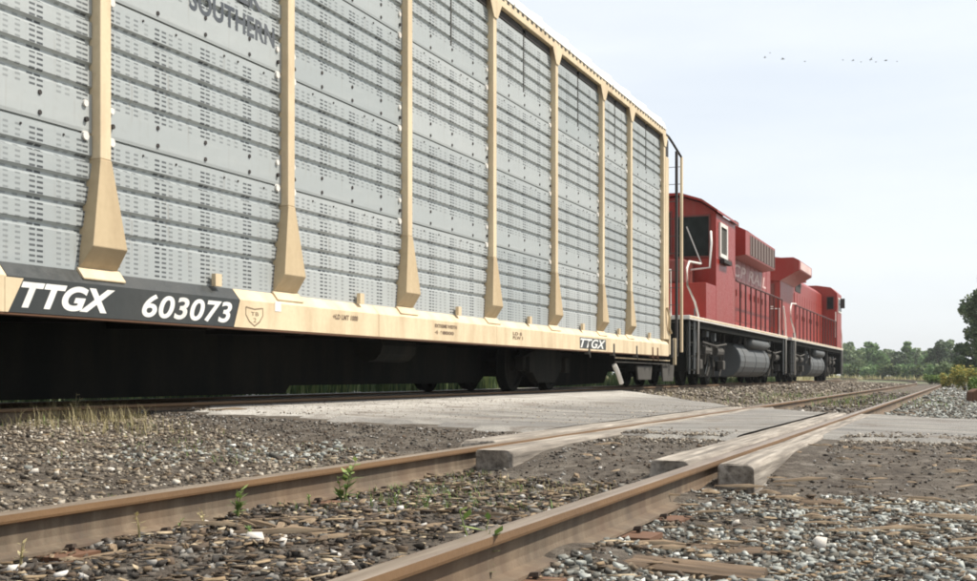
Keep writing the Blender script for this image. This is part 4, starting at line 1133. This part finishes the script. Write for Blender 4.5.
for i, (u, v, L, lb) in enumerate([(740, 507, .9, 'long pale stick in front of the round ended timber'), (800, 500, 1.0, 'long thin stick lying on the gravel right of the nearer rail'), (890, 545, .8, 'stick lying low in the right foreground gravel'), (955, 527, 1.2, 'pale splintered board piece at the right edge of the gravel'), (925, 512, .75, 'brown stick on the gravel by the dirt apron'), (655, 522, .8, 'dark splinter beside the tie ends'),
                                   (280, 565, 1.2, 'broken pale wood chunk near the lower centre beside the rail'), (228, 443, 1.3, 'lone dark branch piece on the tan gravel between the tracks')]):
    x, y = gp(u, v, -.20)
    put('stick', SPL[4], x, y, TH + r.uniform(-.35, .35), .04, lb, 'stick', None, 0, L)
# pale stones
rock = stones(np.zeros((1, 3)), np.array([1.0]), ICO_V, ICO_F, (.6, .65))
rk_mat = stone_mat('pale_stone', [(0, (0.60, 0.55, 0.48)), (1, (0.66, 0.62, 0.56))])
rk_me = np_mesh('pale_stone', rock[0], rock[1], rk_mat)
for i, (u, v, s, lb) in enumerate([(820, 554, .032, 'pale rounded stone standing out in the right foreground gravel'), (256, 568, .030, 'pale pinkish stone at the lower edge between the near rails'), (282, 575, .022, 'small white stone beside the larger pale one at the lower edge'),
                                   (602, 549, .028, 'bright stone between the tie ends right of the nearer rail'), (33, 502, .026, 'white stone just beyond the farther rail at far left'), (233, 558, .022, 'grey white stone among dark cinders between the rails'),
                                   (112, 493, .022, 'white stone beyond the farther rail near the pale clump'), (735, 536, .02, 'small pale stone in the gravel below the timber end'), (205, 541, .02, 'small pale stone on the cinders left of centre')]):
    x, y = gp(u, v, -.19); o = put('pale_stone', rk_me, x, y, r.uniform(0, 6), .015, lb, 'stone', None, 0, s)

# plants
def leaf_mat(name, stops, trans=0.25):
    m, nt, b = new_mat(name)
    g = nt.nodes.new('ShaderNodeNewGeometry')
    c = ramp(nt, g.outputs['Random Per Island'], stops)
    nt.links.new(c, b.inputs['Base Color']); b.inputs['Roughness'].default_value = .7
    tr = nt.nodes.new('ShaderNodeBsdfTranslucent'); nt.links.new(c, tr.inputs['Color'])
    mx = nt.nodes.new('ShaderNodeMixShader'); mx.inputs[0].default_value = trans
    out = nt.nodes['Material Output']
    nt.links.new(b.outputs[0], mx.inputs[1]); nt.links.new(tr.outputs[0], mx.inputs[2]); nt.links.new(mx.outputs[0], out.inputs[0])
    return m
M['dry'] = leaf_mat('dry_grass', [(0, (0.20, 0.17, 0.07)), (.5, (0.38, 0.32, 0.15)), (1, (0.55, 0.48, 0.28))])
M['weed'] = leaf_mat('weed_leaf', [(0, (0.07, 0.13, 0.03)), (.6, (0.16, 0.25, 0.06)), (1, (0.30, 0.36, 0.12))])
M['brush'] = leaf_mat('brush_leaf', [(0, (0.03, 0.06, 0.02)), (.6, (0.07, 0.12, 0.035)), (1, (0.20, 0.23, 0.08))])
M['leaf_dark'] = leaf_mat('leaf_dark', [(0, (0.03, 0.055, 0.022)), (.6, (0.06, 0.10, 0.038)), (1, (0.12, 0.16, 0.07))])
M['leaf_mid'] = leaf_mat('leaf_mid', [(0, (0.07, 0.13, 0.05)), (.6, (0.15, 0.25, 0.09)), (1, (0.27, 0.36, 0.15))])
M['leaf_pale'] = leaf_mat('leaf_pale', [(0, (0.10, 0.15, 0.075)), (.6, (0.20, 0.26, 0.13)), (1, (0.32, 0.37, 0.22))])
M['leaf_mix'] = leaf_mat('leaf_mix', [(0, (0.03, 0.055, 0.022)), (.5, (0.075, 0.12, 0.045)), (1, (0.20, 0.24, 0.11))])
M['gold'] = leaf_mat('goldenrod', [(0, (0.10, 0.16, 0.04)), (.5, (0.24, 0.27, 0.08)), (.7, (0.48, 0.39, 0.09)), (1, (0.55, 0.46, 0.13))])
M['bark'] = paint('bark', (0.10, 0.08, 0.06), (0.05, 0.04, 0.03), .5, .9, 4)
def blades(name, pts, h, w, m, lean=.35, n_each=1):
    pts = np.repeat(pts, n_each, 0); n = len(pts)
    a = RNG.uniform(0, 2 * np.pi, n); hh = h * RNG.uniform(.4, 1.1, n); ww = w * RNG.uniform(.6, 1.2, n)
    d = np.stack([np.cos(a), np.sin(a), np.zeros(n)], -1); s_ = np.stack([-np.sin(a), np.cos(a), np.zeros(n)], -1)
    le = RNG.uniform(0, lean, n)[:, None]
    up = np.array([0, 0, 1.0])
    b0 = pts - s_ * ww[:, None] / 2; b1 = pts + s_ * ww[:, None] / 2
    mid = pts + up * hh[:, None] * .6 + d * le * hh[:, None] * .4
    m0 = mid - s_ * ww[:, None] * .35; m1 = mid + s_ * ww[:, None] * .35
    tip = pts + up * hh[:, None] + d * le * hh[:, None] * 1.2
    V_ = np.stack([b0, b1, m1, m0, tip], 1).reshape(-1, 3)
    k = (np.arange(n) * 5)[:, None]
    F_ = np.concatenate([np.concatenate([k + [0, 1, 2]], 1), k + np.array([0, 2, 3]), k + np.array([3, 2, 4])], 1).reshape(-1, 3)
    return np_mesh(name, V_, F_, m)
def gpts(x, y, dz=-.01): return np.stack([x, y, ground_z(x, y) + dz], -1)
def grass_patch(name, u0, u1, v0, v1, n, h, w, m, label, zref=-.15, clump=6):
    us = np.clip(RNG.normal((u0 + u1) / 2, (u1 - u0) * .27, n), -20, 980); vs = RNG.uniform(v0, v1, n); X_, Y_ = [], []
    for u, v in zip(us, vs):
        x, y = gp(u, v, zref); sc = .10 * y / 8
        X_ += list(x + RNG.normal(0, sc, clump)); Y_ += list(y + RNG.normal(0, sc, clump))
    X_, Y_ = np.array(X_), np.array(Y_)
    k = clear_mask(X_, Y_)
    X_, Y_ = X_[k], Y_[k]
    me = blades(name, gpts(X_, Y_), h, w, m, .8)
    o = bpy.data.objects.new(name, me); C.objects.link(o); return tag(o, label, 'grass', kind='stuff')
grass_patch('dry_grass', 0, 175, 420, 452, 170, .17, .004, M['dry'], 'dry straw coloured grass on the gravel at far left', -.12, 10)
grass_patch('dry_grass', 0, 60, 425, 452, 18, .08, .005, M['weed'], 'green tint of low weeds at far left', -.12, 8)
grass_patch('dry_grass', 430, 640, 478, 510, 120, .05, .004, M['dry'], 'short straw coloured grass between the near rails', -.19, 7)
grass_patch('low_weeds', 40, 340, 425, 470, 60, .05, .006, M['weed'], 'sparse low weeds on the tan gravel', -.10, 6)
grass_patch('low_weeds', 300, 560, 485, 530, 160, .05, .005, M['weed'], 'short green weeds between the near rails', -.19, 6)
grass_patch('low_weeds', 735, 905, 399, 411, 60, .16, .012, M['weed'], 'green weeds between the rails beyond the crossing', -.18, 8)
grass_patch('dry_grass', 735, 900, 394, 412, 70, .12, .010, M['dry'], 'dry grass between the rails beyond the crossing', -.18, 8)
grass_patch('dry_grass', 600, 700, 396, 405, 60, .16, .010, M['dry'], 'dry grass beside the track near the end of the freight car', -.0, 8)
grass_patch('low_weeds', 870, 977, 392, 412, 60, .10, .012, M['weed'], 'scattered weeds on the gravel at right beyond the road', -.22, 7)
# tall grass behind the train
n = 16000; x = -10.1 - 5 * RNG.random(n) ** 1.8; y = RNG.uniform(6, 75, n)
o = bpy.data.objects.new('tall_grass', blades('tall_grass', gpts(x, y), .62, .035, M['brush'], .5)); C.objects.link(o); tag(o, 'tall green grass beyond the train track', 'grass', kind='stuff')
# verge grass in the distance
n = 16000; y = RNG.uniform(85, 260, n); x = RNG.uniform(-75, 45, n) * (y / 260) ** .5 + curve(y) * .2 - 8
k = (np.abs(x - curve(y) + 4.8) > 6.3) | (y > 170); x, y = x[k], y[k]
o = bpy.data.objects.new('meadow_grass', blades('meadow_grass', gpts(x, y), .8, .12, M['dry'], .5)); C.objects.link(o); tag(o, 'pale meadow grass in front of the distant trees', 'grass', kind='stuff')

def weed(u, v, h, label, m='weed', zref=-.13, n=44, dead=False):
    x, y = gp(u, v, zref); r_ = random.Random(int(u)); z = float(ground_z(x, y))
    root = empty('weed_plant', (x, y, z), label, 'weed')
    st_ = MB(); LV, LF = [], []
    for s in range(4 if h > .1 else 2):
        a = r_.uniform(0, 6.28); lean = r_.uniform(.1, .45); hh = h * r_.uniform(.65, 1)
        tipx, tipy = math.cos(a) * lean * hh, math.sin(a) * lean * hh
        st_.tube([(0, 0, -.02), (tipx * .35, tipy * .35, hh * .5), (tipx, tipy, hh)], [.0035, .0025, .001], 4)
        for k in range(n // 4):
            t = r_.uniform(.25, 1); p = Vector((tipx * t * t, tipy * t * t, hh * t)); b_ = r_.uniform(0, 6.28); L = h * r_.uniform(.16, .34)
            d = Vector((math.cos(b_), math.sin(b_), r_.uniform(.0, .8))).normalized(); sd_ = d.cross(Vector((0, 0, 1))).normalized() * L * .2
            q = len(LV); LV += [p, p + d * L * .5 + sd_, p + d * L, p + d * L * .5 - sd_]; LF.append((q, q + 1, q + 2, q + 3))
    s_o = st_.build('stem', M['weed' if not dead else 'dry'], root)
    lm = MB(); lm.v = [tuple(p) for p in LV]; lm.f = LF; lm.build('foliage', M[m], root)
weed(343, 503, .20, 'green leafy weed standing against the farther near rail')
weed(238, 520, .13, 'narrow green weed at the rail left of the leafy one')
weed(100, 546, .17, 'thin pale weed against the rail in the left foreground', 'dry', -.18, 22)
weed(478, 608, .23, 'thin grey green weed in front of the nearer rail at the lower middle', 'weed', -.2, 22)
weed(310, 509, .07, 'small low weed just left of the leafy weed')
weed(75, 440, .22, 'sparse dry stalk weed near the train track at left', 'dry', -.12, 16, True)
weed(52, 432, .26, 'tall thin dry stalk weed at far left by the train', 'dry', -.10, 14, True)
weed(425, 512, .09, 'bushy low weed midway between the near rails', n=60)
weed(520, 492, .06, 'small weed between the rails before the timber end')
weed(250, 545, .06, 'little weed among the cinders left of centre')
weed(140, 541, .10, 'dry stalky weed against the rail between the two left foreground weeds', 'dry', n=20, dead=True)
weed(205, 526, .08, 'short dry weed close left of the narrow green weed', 'dry', n=20, dead=True)
weed(20, 566, .09, 'low dry weed at the lower left corner', 'dry', n=26, dead=True)
weed(395, 505, .07, 'little green yellow weed right of the leafy weed', n=30)
weed(178, 531, .05, 'tiny weed beside clods in front of the farther rail')

def tree(x, y, h, cw, leaf, label, n=2600, ls=.35, seed=0, tr=.32, group=None, z=None):
    r_ = np.random.default_rng(seed + 100)
    z = float(ground_z(x, y)) if z is None else z
    root = empty('tree', (x, y, z), label, 'tree', group)
    tb = MB(); tb.tube([(0, 0, -.3), (.1, .05, h * .3), (.05, -.1, h * .62), (0, 0, h * .9)], [h * .028, h * .022, h * .013, h * .004], 8)
    nb = 9; cents = []
    for i in range(nb):
        a = i * 2.4 + r_.uniform(0, .8); zt = h * r_.uniform(tr + .12, .92); rr = cw * r_.uniform(.25, .5) * (1 - .4 * (zt / h - .5))
        e = (math.cos(a) * rr, math.sin(a) * rr, zt)
        tb.tube([(0.05, 0, zt * .72), (e[0] * .5, e[1] * .5, zt * .9), e], [h * .010, h * .006, h * .002], 5)
        cents.append(e)
    tb.build('trunk', M['bark'], root)
    cents += [(r_.normal(0, cw * .12), r_.normal(0, cw * .12), h * q) for q in (.5, .7, .88, .97)]
    cents += [(r_.uniform(-.4, .4) * cw, r_.uniform(-.4, .4) * cw, h * r_.uniform(tr, .85)) for _ in range(12)]
    cents = np.array(cents)
    ci = r_.integers(0, len(cents), n)
    rad = cw * r_.uniform(.14, .27, len(cents))[ci]
    d = r_.normal(0, 1, (n, 3)); d /= np.linalg.norm(d, axis=1)[:, None]
    p = cents[ci] + d * (rad * r_.uniform(.45, 1.0, n) ** .6)[:, None] * [1, 1, .8]
    p[:, 2] = np.maximum(p[:, 2], h * .08)
    nrm = r_.normal(0, 1, (n, 3)); nrm /= np.linalg.norm(nrm, axis=1)[:, None]
    t1 = np.cross(nrm, [0.3, .5, .8]); t1 /= np.linalg.norm(t1, axis=1)[:, None]; t2 = np.cross(nrm, t1)
    s = (ls * r_.uniform(.5, 1.2, n))[:, None]
    V_ = np.stack([p - t1 * s, p - t2 * s * .7, p + t1 * s, p + t2 * s * .7], 1).reshape(-1, 3)
    F_ = np.arange(n * 4).reshape(-1, 4)
    share('crown', np_mesh('crown', V_, F_, M[leaf]), root)
    return root
def tree_px(u, v_top, Z, cw_px, leaf, label, seed, n=2600, ls=None, tr=.2, group='trees along the horizon'):
    p = at_depth(u, v_top, Z)
    h = p.z + .45
    return tree(p.x, p.y, h, cw_px / FPX * Z, leaf, label, n, ls or .0013 * Z, seed, tr, group, -.45)
TR = [(843, 347, 225, 24, 'leaf_mid', 'tree partly hidden by the nose of the leading locomotive'),
      (860, 352, 250, 26, 'leaf_pale', 'pale low tree between the locomotive and the broad rounded tree'),
      (915, 353, 255, 26, 'leaf_mid', 'low middle tree just right of the slim taller one'),
      (943, 350, 235, 24, 'leaf_mid', 'tree peeking out behind the dark round tree'),
      (850, 345, 210, 24, 'leaf_pale', 'mid green tree just right of the leading locomotive'),
      (869, 344, 230, 24, 'leaf_mid', 'broad rounded tree right of the locomotive nose, second along the horizon'),
      (889, 351, 240, 22, 'leaf_pale', 'low pale green tree between the broad rounded one and the slim one'),
      (878, 354, 215, 22, 'leaf_mid', 'low bushy tree in front of the broad rounded one'),
      (907, 343, 235, 14, 'leaf_mid', 'slim taller tree in the middle of the distant row'),
      (898, 354, 220, 20, 'leaf_dark', 'low dark tree left of the slim taller one'),
      (922, 350, 240, 20, 'leaf_pale', 'pale hazy tree right of the slim taller one'),
      (937, 343, 190, 22, 'leaf_dark', 'dark round tree left of the pale green shrub'),
      (928, 355, 200, 18, 'leaf_mid', 'low tree at the left foot of the dark round tree'),
      (951, 341, 200, 18, 'leaf_pale', 'pale tree between the dark round tree and the tall one at right edge'),
      (962, 348, 150, 18, 'leaf_dark', 'dark tree at the foot of the tall one at right edge'),
      (825, 348, 215, 24, 'leaf_mid', 'tree hidden behind the leading locomotive'),
      (800, 350, 215, 24, 'leaf_mid', 'tree behind the second locomotive, mostly hidden'),
      (990, 345, 150, 24, 'leaf_dark', 'dark tree just outside the right edge'),
      (1020, 340, 150, 30, 'leaf_mid', 'tree beyond the right edge')]
for i, t in enumerate(TR[:15]): tree_px(*t, seed=i, n=3400)
for i, t in enumerate(TR[15:]): tree_px(*t, seed=30 + i, n=900)
tree_px(984, 274, 75, 44, 'leaf_mix', 'tall dark tree leaning in at the right edge of the photo', 50, 9000, .10, .12, None)
tree_px(974, 312, 82, 34, 'leaf_dark', 'dense dark tree under the tall one at the right edge', 51, 7000, .10, .06, None)
# hedge mass filling below the crowns
def bush_px(u, v_top, v_base, Z, w_px, leaf, label, seed, n=900, name='bush', ls=.1):
    r_ = np.random.default_rng(seed)
    p = at_depth(u, v_top, Z); zb = at_depth(u, v_base, Z).z
    zb = float(ground_z(p.x, p.y)); h = max(p.z - zb, .3); w = w_px / FPX * Z
    root = empty(name, (p.x, p.y, zb), label, 'bush')
    cents = np.stack([r_.uniform(-.4, .4, 12) * w, r_.uniform(-.3, .3, 12) * w, r_.uniform(.25, .75, 12) * h], -1)
    ci = r_.integers(0, 12, n); d = r_.normal(0, 1, (n, 3)); d /= np.linalg.norm(d, axis=1)[:, None]
    q = cents[ci] + d * r_.uniform(.2, 1, n)[:, None] * [w * .18, w * .18, h * .3]
    q[:, 2] = np.clip(q[:, 2], .02, None)
    nrm = r_.normal(0, 1, (n, 3)); nrm /= np.linalg.norm(nrm, axis=1)[:, None]
    t1 = np.cross(nrm, [0.3, .5, .8]); t1 /= np.linalg.norm(t1, axis=1)[:, None]; t2 = np.cross(nrm, t1)
    s = (ls * r_.uniform(.5, 1.2, n))[:, None]
    V_ = np.stack([q - t1 * s, q - t2 * s * .5, q + t1 * s, q + t2 * s * .5], 1).reshape(-1, 3)
    share('foliage', np_mesh('foliage', V_, np.arange(n * 4).reshape(-1, 4), M[leaf]), root)
    st_ = MB()
    for k in range(6): c_ = cents[k]; st_.tube([(c_[0] * .2, c_[1] * .2, -.05), tuple(c_)], [.03, .01], 4)
    st_.build('stem', M['bark'], root)
bush_px(945, 361, 375, 95, 20, 'leaf_pale', 'silvery green shrub in front of the dark round tree', 1, 1600, ls=.12)
bush_px(968, 364, 392, 46, 34, 'gold', 'yellow flowering goldenrod clump at the right edge', 2, 3200, 'flowering_shrub', .05)
bush_px(950, 372, 388, 58, 20, 'gold', 'lower yellow green flowering clump left of the goldenrod', 3, 1800, 'flowering_shrub', .06)
bush_px(932, 374, 383, 80, 18, 'weed', 'low green bush where the gravel ends', 4, 1400, ls=.08)
bush_px(978, 376, 398, 36, 18, 'weed', 'green weedy bush below the goldenrod at the right edge', 5, 1400, ls=.05)
for i, (u, Z) in enumerate([(855, 190), (872, 185), (890, 180), (906, 185), (921, 175), (938, 160), (955, 140), (840, 200), (970, 125)]):
    bush_px(u, 363, 372, Z, 24, 'leaf_mid' if i % 2 else 'brush', ['shrubby undergrowth directly right of the leading locomotive', 'undergrowth below the broad rounded tree', 'undergrowth below the low pale tree', 'undergrowth at the foot of the slim tree', 'undergrowth below the pale hazy tree', 'undergrowth below the dark round tree', 'undergrowth left of the tall right edge tree', 'undergrowth half hidden by the leading locomotive', 'undergrowth below the right edge tree'][i], 20 + i, 1300, ls=.28)
# brush behind the train, seen below the freight car
for i in range(7):
    y = 20 + i * 7.5; x = -14.5 - (i % 3)
    zb = float(ground_z(x, y)); r_ = np.random.default_rng(70 + i)
    Z = -x * ST + y * CT; u = XC + FPX * (x * CT + y * ST) / Z
    bush_px(u, YV - FPX * (1.0 + .5 * (i % 2) - H) / Z, 380, Z, 2.6 * FPX / Z, 'brush', ['brush behind the train, nearest to the left edge beneath the freight car', 'second brush clump from the left beneath the freight car', 'brush clump beneath the middle of the freight car', 'brush clump seen left of the freight car wheels', 'brush clump seen between the freight car wheels', 'brush clump behind the red locomotive coupling', 'last brush clump, hidden behind the nearer locomotive'][i], 70 + i, 900, ls=.10)
    bpy.data.objects  # keep order

# small things
x, y = gp(973, 404, -.22)
ro = MB(); ro.prism([(-.35, 0), (.35, 0), (.33, .22), (.24, .30), (-.22, .31), (-.34, .24)], -.22, .22); 
o = ro.build('rusty_scrap_block', M['rust_edge'], bevel=.02); o.location = (x + .25, y, float(ground_z(x, y)) - .01); o.rotation_euler = (0, 0, .3); tag(o, 'rusty brown scrap steel block on the gravel at the right edge', 'scrap metal')
x, y = gp(808, 381, -.05)
bxm = empty('low_box', (x, y, float(ground_z(x, y))), 'low dark box with yellow painted lid beside the track near the leading locomotive', 'box')
q = MB(); q.box(-.35, .35, -.45, .45, -.02, .20); q.build('box_body', M['dark'], bxm, bevel=.01)
q = MB(); q.box(-.38, .38, -.48, .48, .203, .27); q.build('lid', paint('yellow_lid', (.62, .50, .16), (.3, .22, .08), .5, .6), bxm, bevel=.01)

# birds
bird_mat = paint('bird_feathers', (0.16, 0.16, 0.17), (0.1, 0.1, 0.1), .3, .8)
bm_ = MB()
bm_.tube([(0, -.34, 0), (0, -.2, .01), (0, 0, .0), (0, .2, -.01), (0, .36, -.0), (0, .50, .02)], [.02, .07, .095, .07, .03, .012], 8)
for s in (-1, 1):
    bm_.v += []
    k = len(bm_.v)
    bm_.v += [(s * .05, -.12, .03), (s * .05, .12, .03), (s * .38, .10, .17), (s * .38, -.06, .17), (s * .80, -.06, .06), (s * .05, -.12, .015), (s * .05, .12, .015), (s * .38, .10, .155), (s * .38, -.06, .155), (s * .80, -.07, .052)]
    bm_.f += [(k, k + 1, k + 2, k + 3), (k + 3, k + 2, k + 4), (k + 5, k + 8, k + 7, k + 6), (k + 8, k + 9, k + 7), (k + 1, k + 6, k + 7, k + 2), (k + 2, k + 7, k + 9, k + 4), (k, k + 3, k + 8, k + 5), (k + 3, k + 4, k + 9, k + 8)]
o = bm_.build('bird', bird_mat); bme = o.data; bpy.data.objects.remove(o)
for i, (u, v, s) in enumerate([(765, 57.5, .8), (770, 53, .5), (783, 59, 1.15), (805, 61.5, .7), (843, 60, .6), (853, 60.5, .9), (861, 62, .6), (871, 59.5, 1.1), (876, 62, .7), (886, 60.5, 1.2), (897, 61.5, .6)]):
    p = at_depth(u, v, 260 + 6 * i)
    o = bpy.data.objects.new('bird', bme); C.objects.link(o); o.location = p; o.rotation_euler = (0, random.uniform(-.3, .3), TH + random.uniform(-.5, .5) + 1.2); o.scale = (s, s, s)
    tag(o, 'tiny dark bird flying far off in the pale sky above the locomotives', 'bird', 'birds flying in a loose line')

# thin summer haze
hz = MB(); hz.box(-320, 160, -45, 330, -1.6, 24)
m = bpy.data.materials.new('haze'); m.use_nodes = True; nt = m.node_tree; nt.nodes.clear()
out = nt.nodes.new('ShaderNodeOutputMaterial'); pv = nt.nodes.new('ShaderNodeVolumePrincipled')
pv.inputs['Color'].default_value = (0.93, 0.96, 1.0, 1); pv.inputs['Density'].default_value = 0.00032; pv.inputs['Anisotropy'].default_value = 0.2
nt.links.new(pv.outputs[0], out.inputs['Volume'])
hz.build('haze', m, kind='stuff')
